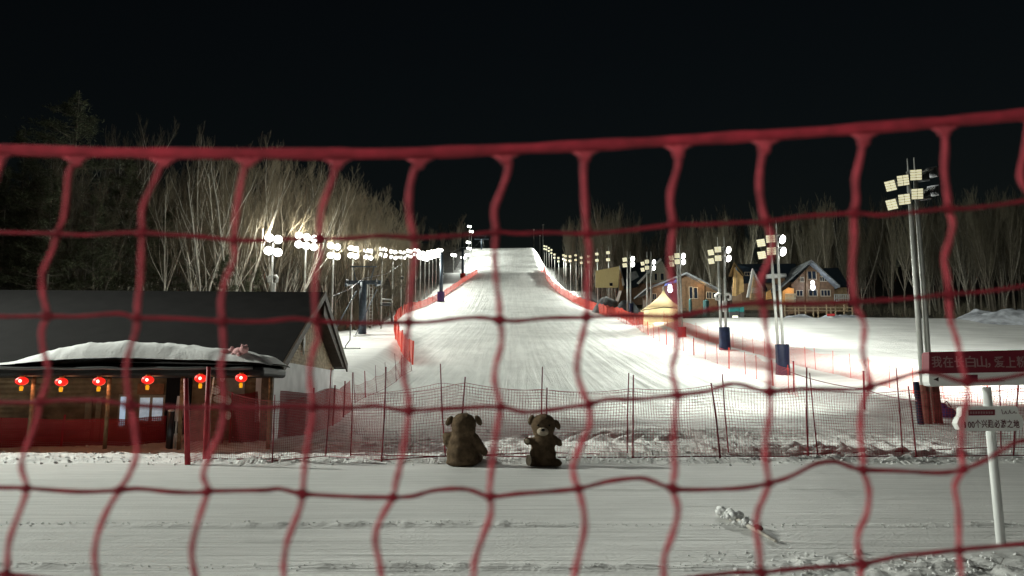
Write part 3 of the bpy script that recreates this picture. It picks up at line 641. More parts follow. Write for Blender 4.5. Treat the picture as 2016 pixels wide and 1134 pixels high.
# odds and ends by the doorway
b = G(333, 884); t = thing('bollard', b, 'dark metal bollard standing before the hut doorway', 'bollard')
mb = MB(); mb.tube([b-Vector((0, 0, .1)), b+Vector((0, 0, 1.0))], .09, 12); mb.build('shaft', mat('dark_metal', (.05, .055, .06), .35, metal=.6), t, smooth=True)
mb = MB(); mb.ell(b+Vector((0, 0, 1.0)), (.095, .095, .05), None, 12, 6); mb.build('cap', POLE, t, smooth=True)
mb = MB(); q = b+Vector((.13, .05, 0)); mb.tube([q, q+Vector((0, 0, 1.05))], .025, 8); mb.build('side_rail', POLE, t, smooth=True)
b = G(350, 868); t = thing('notice_board', b, 'small snow dusted white board on legs beside the doorway', 'board')
mb = MB(); mb.box(b+Vector((0, 0, .95)), (.24, .04, .75), Matrix.Rotation(.08, 3, 'Y')); mb.build('panel', WHITEW, t, bevel=.01)
for s_ in (-.09, .09):
    mb = MB(); mb.tube([b+Vector((s_, .03, -.1)), b+Vector((s_, .03, .6))], .02, 6); mb.build('leg', POLE, t)
mb = MB(); mb.ell(b+Vector((0, 0, .06)), (.3, .22, .16), None, 14, 8, .2); mb.build('snow_heap', SNOW, t, smooth=True)
b = G(438, 872); t = thing('sign_stand', b, 'thin stand hung with small white rounded plates behind the gate', 'sign stand')
mb = MB(); mb.tube([b-Vector((0, 0, .1)), W(436, 738, b.y)], .025, 8); mb.build('stem', POST_DK, t)
for x0, y0, rx, ry, rot in ((432, 786, 13, 8, .15), (448, 788, 7, 10, -.4), (449, 818, 6, 9, 0), (425, 768, 9, 9, .6), (438, 745, 5, 7, 0)):
    c = W(x0, y0, b.y-.05); k = b.y/F; mb = MB(); mb.ell(c, (rx*k, .02, ry*k), Matrix.Rotation(rot, 3, 'Y'), 14, 8); mb.build('plate', TRIM, t, smooth=True)

# ------------------------------------------------------------------ two giant plush bears
FUR = mat('brown_plush', (.135, .094, .058), .95, var=.3, scale=9, bump=.9, bscale=70, spec=.1)
FUR_P = mat('pale_plush', (.52, .44, .34), .95, var=.15, bump=.8, bscale=60, spec=.1)
DARKB = mat('black_bead', (.01, .01, .01), .2)
def fused(name, ells, m, parent, vox=.028):
    mb = MB()
    for c, r, rot in ells: mb.ell(c, r, rot, 20, 14)
    o = mb.build(name, m, parent)
    rm = o.modifiers.new('r', 'REMESH'); rm.mode = 'VOXEL'; rm.voxel_size = vox
    sm = o.modifiers.new('s', 'SMOOTH'); sm.iterations = 7; sm.factor = .55
    bpy.context.view_layer.update()
    me = bpy.data.meshes.new_from_object(o.evaluated_get(bpy.context.evaluated_depsgraph_get()))
    o.modifiers.clear(); o.data = me; me.name = name
    # matted, lumpy pile
    co = np.array([v.co[:] for v in me.vertices]); nn = np.array([v.normal[:] for v in me.vertices])
    d = .018*(vn(co[:, 0]*14+co[:, 1]*9, co[:, 2]*14, 61)-.5)+.012*(vn(co[:, 0]*35+co[:, 1]*20, co[:, 2]*35, 62)-.5)
    co = co+nn*d[:, None]; me.vertices.foreach_set('co', co.ravel()); me.polygons.foreach_set('use_smooth', [True]*len(me.polygons)); me.update()
    return o
def R3(x=0, y=0, z=0): return Matrix.Rotation(z, 3, 'Z') @ Matrix.Rotation(y, 3, 'Y') @ Matrix.Rotation(x, 3, 'X')
b = G(912, 917); b.z = H(b.x, b.y)
B1 = thing('teddy_bear', b, 'larger brown plush bear sitting with its back turned, one arm hanging', 'plush bear')
k = .0109
def bl(x, y, dy=0): return b+Vector(((x-912)*k, dy, (917-y)*k))
fused('body', [(bl(910, 893), (.345, .33, .32), None), (bl(910, 876), (.29, .28, .30), None), (bl(912, 838, -.02), (.275, .27, .265), None), (bl(912, 847, -.02), (.265, .26, .22), None), (bl(911, 862), (.20, .2, .2), None), (bl(910, 910), (.36, .34, .10), None),
   (bl(944, 876, -.03), (.095, .11, .17), R3(0, -.6)), (bl(952, 887, -.03), (.085, .09, .13), R3(0, -.45)), (bl(934, 866, -.02), (.12, .11, .13), R3(0, -.8)),
   (bl(882, 866, .06), (.10, .11, .17), R3(0, .35)), (bl(877, 861, .10), (.085, .09, .10), None)], FUR, B1)
for x, y, r in ((884, 830, .55), (941.5, 829, -.5)):
    mb = MB(); mb.ell(bl(x, y, -.05), (.065, .06, .12), R3(0, r), 14, 9, .05); mb.build('ear', FUR, B1, smooth=True)
for x in (-.24, .24):
    mb = MB(); mb.ell(b+Vector((x, .42, .13)), (.14, .26, .14), R3(0, 0, -x*1.2), 16, 10, .04); lg = mb.build('leg', FUR, B1, smooth=True)
    mb = MB(); mb.ell(b+Vector((x*1.25, .66, .15)), (.11, .04, .12), R3(0, 0, -x*1.2), 14, 8); mb.build('sole', FUR_P, lg, smooth=True)
mb = MB(); mb.ell(b+Vector((-.01, .27, .86)), (.15, .10, .11), None, 14, 9); mb.build('muzzle', FUR_P, B1, smooth=True)
mb = MB(); mb.ell(b+Vector((-.03, .17, .36)), (.26, .20, .28), None, 16, 10); mb.build('belly_patch', FUR_P, B1, smooth=True)
b = G(1068, 917); b.z = H(b.x, b.y)
B2 = thing('teddy_bear', b, 'smaller brown plush bear with a pale muzzle sitting facing the road, arms out', 'plush bear')
def bl(x, y, dy=0): return b+Vector(((x-1068)*k, dy, (917-y)*k))
fused('body', [(bl(1069, 897), (.29, .28, .28), None), (bl(1070, 878), (.25, .24, .28), None), (bl(1070, 838), (.275, .27, .24), None), (bl(1070, 848), (.24, .24, .19), None), (bl(1071, 862), (.19, .19, .16), None), (bl(1072, 911), (.33, .28, .09), None),
   (bl(1050, 870, -.06), (.15, .09, .08), R3(0, .25)), (bl(1039, 869, -.10), (.085, .085, .085), None), (bl(1094, 867, -.05), (.13, .085, .08), R3(0, .5)), (bl(1101, 872, -.08), (.075, .08, .085), None),
   (bl(1048, 907, -.24), (.11, .22, .10), R3(0, 0, -.35)), (bl(1092, 909, -.22), (.12, .22, .09), R3(0, 0, .5))], FUR, B2)
for x, y, r in ((1046, 828, .35), (1097.5, 837, -.45)):
    mb = MB(); mb.ell(bl(x, y, -.03), (.06, .055, .115), R3(0, r), 14, 9, .05); e = mb.build('ear', FUR, B2, smooth=True)
mb = MB(); mb.ell(bl(1068, 850, -.27), (.125, .10, .09), R3(0, .12), 16, 10); mz = mb.build('muzzle', FUR_P, B2, smooth=True)
mb = MB(); mb.ell(bl(1068, 846.5, -.37), (.042, .025, .03), None, 10, 7); mb.build('nose', DARKB, mz, smooth=True)
for x in (1059, 1081):
    mb = MB(); mb.ell(bl(x, 838, -.25), (.02, .015, .022), None, 10, 7); mb.build('eye', DARKB, B2, smooth=True)
for x, z_ in ((1040, -.9),):
    mb = MB(); mb.ell(bl(x, 903, -.42), (.085, .035, .12), R3(0, 0, z_), 12, 8); mb.build('sole', FUR_P, B2, smooth=True)
mb = MB(); mb.ell(bl(1038, 868, -.18), (.05, .02, .05), None, 10, 7); mb.build('paw_pad', FUR_P, B2, smooth=True)

# ------------------------------------------------------------------ the sign by the road
b = G(1971, 1071); YS = b.y
SIGN_R = mat('sign_red', (.17, .016, .03), .45, var=.1, scale=3)
SIGN_W = mat('sign_white', (.80, .82, .79), .45, var=.06, scale=4)
SIDE_LIT = mat('lit_side_red', (.42, .05, .06), .45)  # red sides, with the light from the left put into a brighter colour
INK = mat('sign_ink', (.10, .02, .025), .6); TXT = mat('sign_lettering', (.30, .19, .19), .6); BLK = mat('sign_arrow', (.03, .01, .01), .6)
sg = thing('road_sign', b, 'white post sign with a long dark red board and a smaller plaque below', 'sign')
def sp(px, py, dy=0): return W(px, py, YS+dy)
mb = MB(); mb.tube([b-Vector((0, 0, .2)), b, sp(1942, 762, .03)], .044, 12); mb.build('pole', mat('white_pole', (.68, .70, .68), .4), sg, smooth=True)
def board(poly, name, m, th, dy=0.0, par=None, bev=0):
    mb = MB(); mb.prism([sp(x, y, dy) for x, y in poly], Vector((0, th, 0))); return mb.build(name, m, par or sg, bevel=bev)
R1 = 2056
red = board([(1829, 693), (R1, 688), (R1, 731), (1829, 735.5)], 'red_board', SIGN_R, .13, -.07)
white = board([(1829, 735.7), (R1, 731.2), (R1, 757), (1840, 761), (1832, 759), (1829, 752)], 'white_band', SIGN_W, .13, -.068)
board([(1817.0, 697), (1828.3, 694), (1828.3, 735), (1817.0, 732)], 'side_panel', SIDE_LIT, .02, .062, red)
board([(1838, 747), (1848, 742.5), (1848, 751)], 'arrow', BLK, .003, -.0715, white)
board([(1902, 738), (1925, 737.5), (1925, 751.5), (1902, 752)], 'emblem', mat('maroon_emblem', (.14, .01, .03), .5), .003, -.0715, white)
board([(1937, 750.2), (1978, 749.2), (1978, 750.4), (1937, 751.4)], 'fine_print', INK, .003, -.0715, white)
def txt(s, x0, y0, x1, hpx, m, par, dy, nm='lettering', rotz=0):
    a = sp(x0, y0, dy); e = sp(x1, y0, dy); kk = YS/F
    M4 = Matrix.Translation(a) @ Matrix.Rotation(PI/2, 4, 'X')
    return text_mesh(nm, s, hpx*kk*1.18, m, par, M4, .0012, e.x-a.x)
char_row('我在长白山，爱上粉雪', 1834, 2046, 723.5, 20, TXT, red, -.0735, YS)
pl = board([(1893, 804), (1899, 800.5), (2000, 799.5), (2004, 803), (2006, 815), (2012, 820), (2016, 832), (2012, 844), (2004, 848), (1899, 849), (1890, 846), (1884, 834), (1888, 823), (1893, 818)], 'plaque', SIGN_W, .09, -.13, None)
board([(1885, 803), (1892.3, 803.5), (1892.3, 817), (1887, 823), (1883.4, 834), (1888, 845), (1882, 843), (1877, 833), (1881, 822), (1885, 817)], 'plaque_side', SIDE_LIT, .02, -.045, pl)
rb_ = board([(1907, 807), (1959, 806.3), (1959, 817.5), (1907, 818.2)], 'red_strip', SIGN_R, .003, -.1345, pl)
for i in range(9): board([(1910+i*5.2, 810), (1913.3+i*5.2, 810), (1913.3+i*5.2, 814.8), (1910+i*5.2, 814.8)], 'strip_mark', TXT, .002, -.1370, rb_)
sk = [(1972, 806), (1974, 815), (1978, 814.5), (1980, 809), (1982, 814.5), (1986, 814), (1988, 807), (1990, 813.8), (1994, 813.6), (1997, 809.5), (1998, 813.4), (2002, 813)]
mb = MB(); mb.tube([sp(x, y, -.135) for x, y in sk], .0035, 4); mb.build('skyline_mark', INK, pl)
char_row('100个兴趣必游之地', 1899, 2008, 842.5, 14, INK, pl, -.1335, YS)
# snowy stick lying on the road
p0 = G(1418, 1014); p1 = G(1528, 1072); d = p1-p0
WOODP = mat('pale_stick', (.55, .52, .46), .8, var=.2, bump=.4)
st = thing('stick', p0, 'snow crusted stick lying slantwise on the road', 'stick')
mb = MB(); mb.tube([p0+Vector((0, 0, .03)), p0+d*.5+Vector((0, 0, .045)), p1+Vector((0, 0, .03))], [.035, .03, .016], 8); mb.build('shaft', WOODP, st, smooth=True)
mb = MB()
for i in range(60):
    f = random.random()**1.2*.62; s_ = random.uniform(.015, .05)*(1-.5*f); mb.ell(p0+d*f+Vector((random.gauss(0, .06), random.gauss(0, .07), .035+random.uniform(0, .05))), (s_*1.2, s_*1.4, s_), R3(0, 0, random.random()*3), 8, 6, .4)
mb.build('snow_crust', SNOW, st, smooth=True)
mb = MB()
for i in range(7): mb.ell(p0+d*(.66+random.uniform(-.04, .05))+Vector((random.gauss(.02, .03), random.gauss(0, .06), .05)), (.035, .04, .03), R3(0, 0, random.random()*3), 8, 6, .4)
mb.build('brown_clod', mat('brown_clod', (.10, .05, .04), .9), st)
# loose lumps of snow broken off along the road edge and in the near corner
mb = MB(); LP = []
for i in range(900): LP.append((random.uniform(-16, 19), 17.6+random.gauss(0, .4), random.uniform(.01, .035)))
for i in range(700):
    y = random.uniform(4.6, 7.6); LP.append((random.uniform(2.0-.25*(y-6), 6.5), y, random.uniform(.006, .02)*(1 if random.random() < .95 else 1.6)))
for i in range(520):
    x = random.uniform(-9, 9); LP.append((x, 9.15-.012*x+random.gauss(0, .07), random.uniform(.004, .012)))
for i in range(420):
    x = random.uniform(-7, 7); LP.append((x, 6.95-.012*x+random.gauss(0, .06), random.uniform(.003, .009)))
for i in range(650): LP.append((random.uniform(-17, 18), random.uniform(18.3, 27), random.uniform(.012, .04)))
LZ = Hv(np.array([p[0] for p in LP]), np.array([p[1] for p in LP]))
for (x, y, s), z in zip(LP, LZ): mb.ell((x, y, float(z)+s*.35), (s*random.uniform(.8, 1.5), s*random.uniform(.7, 1.3), s*random.uniform(.5, .9)), R3(random.random(), random.random(), random.random()*3), 7, 5, .45)
tag(mb.build('loose_snow', SNOW), 'loose lumps of churned snow along the road edge', 'snow lumps', kind='stuff')
mb = MB()
for i in range(24):
    x = random.uniform(2.4, 6.5); y = random.uniform(4.8, 7.4); a = random.random()*PI; l = random.uniform(.04, .14); z = H(x, y)+.02
    mb.tube([(x, y, z), (x+math.cos(a)*l, y+math.sin(a)*l, z+random.uniform(0, .05))], random.uniform(.002, .004), 4)
tag(mb.build('twig_litter', mat('twig_litter', (.14, .10, .07), .9)), 'broken twigs scattered in the rough snow by the sign', 'twigs', kind='stuff')
# ------------------------------------------------------------------ floodlight posts
LIGHTS = []
SPOT_K = 1.0
def spot(loc, aim, power, size=150, col=(.96, 1, .90), rad=.35, blend=.7):
    li = bpy.data.lights.new('floodlight_beam', 'SPOT'); li.energy = power*SPOT_K; li.spot_size = math.radians(size); li.spot_blend = blend; li.color = col; li.shadow_soft_size = rad
    o = bpy.data.objects.new('floodlight_beam', li); COL.objects.link(o); o.location = loc
    o.rotation_euler = (Vector(aim)-Vector(loc)).to_track_quat('-Z', 'Y').to_euler(); return o
def flood_head(par, c, aim, w, h, lens, grid=True, bloom_dome=False):
    """one floodlight: housing with fins behind, framed lens of cells in front"""
    d = Vector(aim).normalized(); q = d.to_track_quat('Y', 'Z').to_matrix()
    if bloom_dome:   # glare round the lamp put into the shape: lens swollen and rounded
        mb = MB(); mb.tube([c-d*.32, c-d*.24, c-d*.05, c+d*.02], [w*.18, w*.34, w*.52, w*.56], 14); hd = mb.build('floodlight', LAMPBODY, par, smooth=True)
        mb = MB(); mb.ell(c+d*.03, (w*.54, w*.30, w*.50), q, 16, 10); mb.build('lens', lens, hd, smooth=True); return
    mb = MB(); mb.box(c, (w, .12, h), q); mb.box(c-d*.09, (w*.8, .07, h*.75), q)
    for i in range(4): mb.box(c-d*.15+q @ Vector(((i-1.5)*w*.2, 0, 0)), (.015, .07, h*.7), q)
    hd = mb.build('floodlight', LAMPBODY, par)
    mb = MB(); nx, nz = (2, 4) if grid else (1, 1); g = .018 if grid else 0
    cw, chh = (w*.96-g*(nx-1))/nx, (h*.94-g*(nz-1))/nz
    for i in range(nx):
        for j in range(nz): mb.box(c+d*.066+q @ Vector(((i-(nx-1)/2)*(cw+g), 0, (j-(nz-1)/2)*(chh+g))), (cw, .02, chh), q)
    mb.build('lens', lens, hd)
def lamp_post(base, top, rows, heads, aim, lens, label, group=None, w=.5, h=.44, r=.10, spike=0.0, spread=.55, dirv=(1, 0, 0), slope=0.0, grid=False, off=0.0):
    """rows: world heights of the head rows; heads per row; dirv: crossarm direction"""
    root = thing('floodlight_post', base, label, 'floodlight', group)
    mb = MB(); mb.tube([base-Vector((0, 0, .3)), base.lerp(top, .5), top], [r, r*.85, r*.7], 8); mb.build('pole', POLE, root, smooth=True)
    if spike:
        mb = MB(); mb.tube([top, top+Vector((0, 0, spike))], [r*.35, r*.15], 5); mb.build('lightning_rod', POLE, root)
    dv = Vector(dirv).normalized()
    for z in rows:
        f = (z-base.z)/(top.z-base.z); c0 = base.lerp(top, f)+dv*off; n = heads
        mb = MB(); mb.tube([c0-dv*(n*spread/2+max(0, off)), c0+dv*(n*spread/2+max(0, -off))], .035, 6); mb.build('crossarm', POLE, root)
        for i in range(n):
            u = (i-(n-1)/2)*spread; a2 = Vector(aim)+dv*(.38*(i-(n-1)/2))
            flood_head(root, c0+dv*u+Vector(aim).normalized()*.2+Vector((0, 0, slope*u)), a2, w, h, lens, grid, lens is LENS_HOT and not grid)
    return root
# left row along the forest edge: (px of head, py of head, how far, label)
LEFT = [(538, 482, 64, 'pair of stacked floodlights on the post nearest the hut roof ridge, dimmer and furthest out'), (603, 475, 74, 'widest and most dazzling floodlight cluster, on the post above the hut roof'),
        (657, 494, 85.5, 'stacked floodlight post just past the hut gable, beside the lift tower'), (695, 496, 96, 'stacked floodlight post directly behind the blue lift tower crossarm'),
        (725, 500, 106, None), (753, 496, 118, None), (774, 501, 128, None), (791, 502, 138, None), (805, 499, 148, None), (819, 497, 159, None), (828, 502, 168, None), (837, 505, 176, None), (845, 502, 184, None), (852, 500, 192, None), (859, 499, 201, None), (866, 496, 210, None),
        (893, 502, 261, 'single bright floodlight standing apart beside the pale shed up the hill'), (912, 507, 300, None), (920, 502, 318, None), (923, 489, 332, None), (922, 477, 342, None), (928, 456, 360, None), (924, 446, 372, 'highest floodlight of all, glowing against the sky at the hill crest')]
GL = 'small floodlight post blazing white in the long row up the forest edge'
for i, (px_, py_, Y_, lb) in enumerate(LEFT):
    c = W(px_, py_, Y_); base = Vector((c.x, Y_, H(c.x, Y_)))
    if c.z-base.z < 5: base.z = c.z-8
    n = 3 if i == 1 else 2; sz = (.70 if i < 3 else .64) if i < 10 else .8
    if Y_ > 250: n = 2; sz = 1.0
    gap = (.62 if i < 3 else .54) if i < 10 else .62
    rows_ = [c.z+gap*.9, c.z-gap*.9] if Y_ < 250 else [c.z]
    if i == 1: rows_ = [c.z+.42, c.z-.42]
    lamp_post(base, Vector((c.x, Y_, c.z+gap)), rows_, n, (.35, -.88, -.30), LENS_HOT, lb or GL, None if lb else 'floodlight posts up the forest edge', w=sz, h=sz*.85, r=.13, spread=sz*1.04, dirv=(.9, .3, -.12), grid=False)
    pw = 5200 if Y_ < 150 else 6000
    if Y_ > 250: pw = 15000
    tgt = Vector((c.x+20, Y_-10, base.z))
    spot(c+Vector((.4, -.7, .1)), tgt, pw)
    if Y_ < 215:   # stray light towards the trees behind
        li = bpy.data.lights.new('floodlight_spill', 'POINT'); li.energy = (900 if i == 1 else 480)*SPOT_K; li.color = (1, .96, .80); li.shadow_soft_size = .4
        o = bpy.data.objects.new('floodlight_spill', li); COL.objects.link(o); o.location = c+Vector((-.3, -.9, .9))
# right row: pairs of poles
def pair(pole_px, Y_, rows_py, heads, soft_px, hot_px, names, pad, spk, w=.52, h=.46, r=.10):
    """one pole carries the soft lamps over the piste, its twin the bright ones over the snow field"""
    out = []
    for (bx, tx, top_py), kind, lb in zip(pole_px, ('soft', 'hot'), names):
        base = W(bx, 700, Y_); base = Vector((base.x, Y_, H(base.x, Y_))); top = W(tx, top_py, Y_)
        zs = [W(tx, p, Y_).z for p in rows_py]
        if kind == 'soft':
            lamp_post(base, top, zs, heads, (-.55, -.78, -.33), LENS_SOFT, lb, w=w, h=h, r=r, spike=spk, spread=w*1.10, dirv=(.72, -.45, .28), grid=True, off=-.22*w/.52)
            spot(Vector((top.x-1.2, Y_+(-1.2 if Y_ > 40 else .4), zs[1]-.5)), Vector((top.x-(17 if Y_ > 40 else 20), Y_+(30 if Y_ < 40 else -4), base.z)), 5600 if Y_ > 40 else 12500, 172 if Y_ > 40 else 128, blend=.35 if Y_ > 40 else 1)
        elif kind == 'hot':
            aim_ = (.62, -.62, -.28) if Y_ > 40 else (.62, .74, -.25)
            lamp_post(base, top, zs, max(1, heads-1), aim_, LENS_HOT, lb, w=w, h=h, r=r, spike=spk, spread=w*1.10, dirv=(.75, .62, .1) if Y_ > 40 else (.85, .2, .42), grid=Y_ < 40, off=.3 if Y_ > 40 else .62)
            spot(Vector((top.x+1.3, Y_+(-1.2 if Y_ > 40 else 1.2), zs[0]-.3)), Vector((top.x+(34 if Y_ > 40 else 42), Y_+(10 if Y_ > 40 else 44), base.z-1)), 11000 if Y_ > 40 else 74000, 138 if Y_ > 40 else 92, blend=.7 if Y_ > 40 else 1)
    return out
pair([(1812, 1788, 338), (1827, 1801, 336)], 30, (350, 387), 3, None, None, ('nearest and tallest lamp post, three cream floodlights on each of two arms', 'twin post behind the tallest lamp post, its floodlights turned away to the snow field'), None, .55, w=.43, h=.43, r=.12)
pair([(1534, 1516, 462), (1543, 1529, 460)], 53, (470, 494), 2, None, None, ('cream floodlight post in front of the A-frame lodge wing, before the navy padding', 'white glaring floodlight twin post left of the big log lodge'), None, 1.0, w=.62, h=.55, r=.12)
pair([(1421, 1413, 485), (1430, 1426, 485)], 71, (491, 508), 2, None, None, ('cream floodlight post rising left of the tall yellow gable, with a curled pipe', 'white glaring floodlight post twinned beside the curled pipe post'), None, .9, w=.62, h=.55, r=.13)
pair([(1339, 1333, 498), (1344, 1338, 498)], 81, (503, 515), 2, None, None, ('cream floodlight post at the right edge of the cream tent, red padded foot', 'white glaring floodlight post above the cream tent eave'), None, .9, w=.58, h=.54, r=.13)
pair([(1276, 1274, 510), (1283, 1282, 510)], 108, (515, 527), 2, None, None, ('cream floodlight post left of the cream tent, blue and red padded foot', 'white glaring floodlight post left of the cream tent peak'), None, 1.1, w=.62, h=.56, r=.14)
pair([(1237, 1235, 506), (1243, 1241, 506)], 128, (509, 520), 1, None, None, ('cream floodlight post before the dark roof of the pale gabled barn', 'white glaring floodlight post before the dark barn roof'), None, 1.0, w=.85, h=.7, r=.15)
for (px_, py_, Y_) in ((1198, 504, 158), (1176, 506, 178), (1160, 510, 196), (1145, 512, 219), (1134, 507, 238), (1123, 509, 256), (1114, 508, 280), (1110, 506, 294), (1100, 511, 318), (1092, 504, 340), (1086, 495, 356), (1081, 491, 368), (1076, 488, 378), (1072, 487, 386)):
    c = W(px_, py_, Y_); base = Vector((c.x, Y_, H(c.x, Y_)))
    if c.z-base.z < 5: base.z = c.z-9
    w = .85 if Y_ < 240 else 1.05
    lamp_post(base, Vector((c.x, Y_, c.z+.9)), [c.z+.75, c.z-.75], 1, (-.5, -.8, -.3), LENS_SOFT, 'slim pole with two small cream lamps in the row climbing past the barn', 'slim cream lamp poles up the right of the piste', w=w, h=w*.75, r=.14, spread=w, dirv=(.8, -.4, .2), spike=1.2 if Y_ < 240 else 0)
    spot(c+Vector((-.6, -.7, 0)), Vector((c.x-16, Y_-6, base.z)), 7000 if Y_ < 200 else 15000)
for px_, y0, y1, lb in ((1051, 452, 480, 'bare thin pole on the skyline at the top of the run, left of two'), (1063, 464, 482, 'shorter bare pole on the skyline at the top of the run'), (1069, 443, 482, 'tall skyline pole with a small lamp at the top of the run')):
    Y_ = 400; a = W(px_, y1, Y_); a.z = min(a.z, H(a.x, Y_)); t = thing('skyline_pole', a, lb, 'pole'); mb = MB(); mb.tube([a-Vector((0, 0, .5)), W(px_, y0, Y_)], .17, 6); mb.build('shaft', POLE, t)
    mb = MB(); mb.box(W(px_, y0, Y_), (.9, .4, .5)); mb.build('head', POLE, t)
# floodlight post added out of view, lighting the road and bears from the left
base = Vector((-38, 25, H(-38, 25))); top = Vector((-38, 25, 17.2))
lamp_post(base, top, [17.1, 16.1], 2, (.75, -.5, -.35), LENS_HOT, 'added floodlight post out of view beyond the hut end, lighting the road', w=.62, h=.5, r=.13, spread=.65, dirv=(.6, .8, 0))
spot((-37, 24.6, 16.9), (0, 14, 0), 76000, 62, blend=.8)
# added fill lamp, unseen behind the camera, that lights the netting and road
base = Vector((-3.3, -3.5, H(-3.3, -3.5))); t = thing('added_lamp', base, 'added lamp behind the camera that lights the red netting and road', 'added lamp')
mb = MB(); mb.tube([base-Vector((0, 0, .2)), base+Vector((0, 0, 3.1)), base+Vector((.15, .3, 3.6)), base+Vector((.6, 1.1, 3.8))], [.08, .06, .05, .04], 8); mb.build('pole', POLE, t, smooth=True)
mb = MB(); mb.box(base+Vector((.7, 1.3, 3.78)), (.3, .7, .12), Matrix.Rotation(-.5, 3, 'Z')); hd = mb.build('lamp_head', LAMPBODY, t, bevel=.02)
mb = MB(); mb.box(base+Vector((.7, 1.3, 3.7)), (.24, .6, .03), Matrix.Rotation(-.5, 3, 'Z')); mb.build('lens', LENS_HOT, hd)
spot(base+Vector((.72, 1.33, 3.6)), (1, 6, 0), 640, size=165, col=(1, .98, .9), rad=.15)
# ------------------------------------------------------------------ padding round the lamp feet
def pad(px0, px1, py0, py1, Y_, m, label, lean=0, m2=None):
    a = W((px0+px1)/2, py1, Y_); k = Y_/F; r = (px1-px0)/2*k; zb = H(a.x, Y_); zt = W(px0, py0, Y_).z
    t = thing('crash_pad', Vector((a.x, Y_, zb)), label, 'padding'); mb = MB(); n = 22; vs = []
    for i, z in enumerate((zb-.1, zb+(zt-zb)*.33, zb+(zt-zb)*.66, zt)):
        for j in range(n):
            q = 2*PI*j/n; rr = r*(1+.04*math.sin(3*q+i)+.03*math.sin(7*q)); vs.append((a.x+lean*(z-zb)+rr*math.cos(q)*(1+.1*(i == 0)), Y_-.35+min(rr, .5)*math.sin(q), z))
    mb.add(vs, [(i*n+j, i*n+(j+1) % n, (i+1)*n+(j+1) % n, (i+1)*n+j) for i in range(3) for j in range(n)]+[tuple(3*n+j for j in range(n))])
    mb.build('mattress', m, t, smooth=False)
    for f in (.25, .7):
        z = zb+(zt-zb)*f; mb = MB(); mb.tube([(a.x+lean*(z-zb)+r*1.07*math.cos(2*PI*j/16), Y_-.35+min(r, .5)*1.07*math.sin(2*PI*j/16), z) for j in range(17)], .03, 5); mb.build('strap', m2 or POST_DK, t)
pad(1526, 1552, 679, 745, 52.6, mat('navy_padding', (.010, .014, .040), .5, var=.2), 'navy mattress padding wrapped round the twin posts nearest the tyre marks', m2=POST_RED)
pad(1415, 1436, 645, 690, 70.5, PAD_BLUE, 'bright blue padding round the feet of the second pair of posts')
pad(1334, 1350, 645, 677, 80.5, PAD_RED, 'red padding round the post feet right of the tent')
pad(1278, 1288, 623, 651, 107, PAD_BLUE, 'blue padding round the post feet left of the tent')
pad(1238, 1247, 598, 622, 127, PAD_BLUE, 'pale blue padding round the furthest padded posts')
pad(1798, 1809, 752, 833, 29.4, mat('navy_padding', (.012, .02, .075), .5), 'dark navy padding leaning beside the tallest lamp post', lean=-.05)
for px_, lb, ly in ((1817, 'faded red sleeve round the foot of the tallest lamp post', 29.9), (1838, 'darker red sleeve round the foot of the twin lamp post', 30.1)): pad(px_-8, px_+8, 758, 838, ly-.1, mat('faded_red_sleeve', (.23, .075, .055), .7, var=.3, scale=4, bump=.3), lb, lean=-.03)
b = G(1862, 822); t = thing('equipment_bag', b, 'purple blue bag slumped in the snow beside the red sleeves', 'bag')
BAGM = mat('purple_cloth', (.06, .045, .20), .7, var=.3, bump=.4)
mb = MB(); mb.ell(b+Vector((0, 0, .22)), (.42, .3, .24), R3(0, .2), 18, 12, .1); mb.ell(b+Vector((-.15, 0, .4)), (.24, .2, .2), R3(0, -.4), 14, 9, .1); mb.build('body', BAGM, t, smooth=True)
mb = MB(); mb.tube([b+Vector((-.2, -.1, .5)), b+Vector((0, -.15, .66)), b+Vector((.2, -.1, .42))], .025, 6); mb.build('strap', POST_DK, t)

# ------------------------------------------------------------------ chairlift
STEEL = mat('blue_grey_steel', (.07, .09, .115), .45, metal=.3, var=.2, scale=3)
def lift_tower(base, top, r, arm, label, padm=None, frame=True):
    t = thing('lift_tower', base, label, 'lift tower')
    mb = MB(); mb.tube([base-Vector((0, 0, .4)), top], [r, r*.85], 14); mb.build('column', STEEL, t, smooth=True)
    if frame:
        mb = MB(); mb.box(top, (arm*2, .35, .4)); ca = mb.build('crossarm', STEEL, t, bevel=.03)
        for s_ in (-1, 1):
            e = top+Vector((s_*arm*.82, 0, -.25)); mb = MB(); mb.box(e, (.22, 2.6, .25), R3(.2))
            mb.build('sheave_beam', STEEL, ca)
            for j in range(4):
                mb = MB(); q = e+Vector((0, -1.05+j*.7, .28)); mb.tube([q-Vector((.05, 0, 0)), q+Vector((.05, 0, 0))], .22, 12); mb.build('sheave', LAMPBODY, ca)
        h2 = top+Vector((0, 0, 1.75)); mb = MB()
        mb.tube([h2-Vector((arm*.72, 0, 0)), h2+Vector((arm*.72, 0, 0))], .07, 6)
        for s_ in (-1, 1): mb.tube([h2+Vector((s_*arm*.6, 0, 0)), top+Vector((s_*arm*.4, 0, .1))], .05, 5)
        mb.build('lifting_frame', STEEL, t)
        mb = MB(); mb.tube([top+Vector((r+.25, 0, .2)), base+Vector((r+.25, 0, .8))], .03, 5); mb.tube([top+Vector((r+.6, 0, .2)), base+Vector((r+.6, 0, .8))], .03, 5)
        for i in range(14): p = top.lerp(base, (i+.5)/15); mb.tube([p+Vector((r+.25, 0, 0)), p+Vector((r+.6, 0, 0))], .02, 4)
        mb.build('ladder', POLE, t)
    if padm:
        mb = MB(); mb.tube([base, base+Vector((0, 0, 2.2))], r*1.9, 12); mb.build('padding', padm, t)
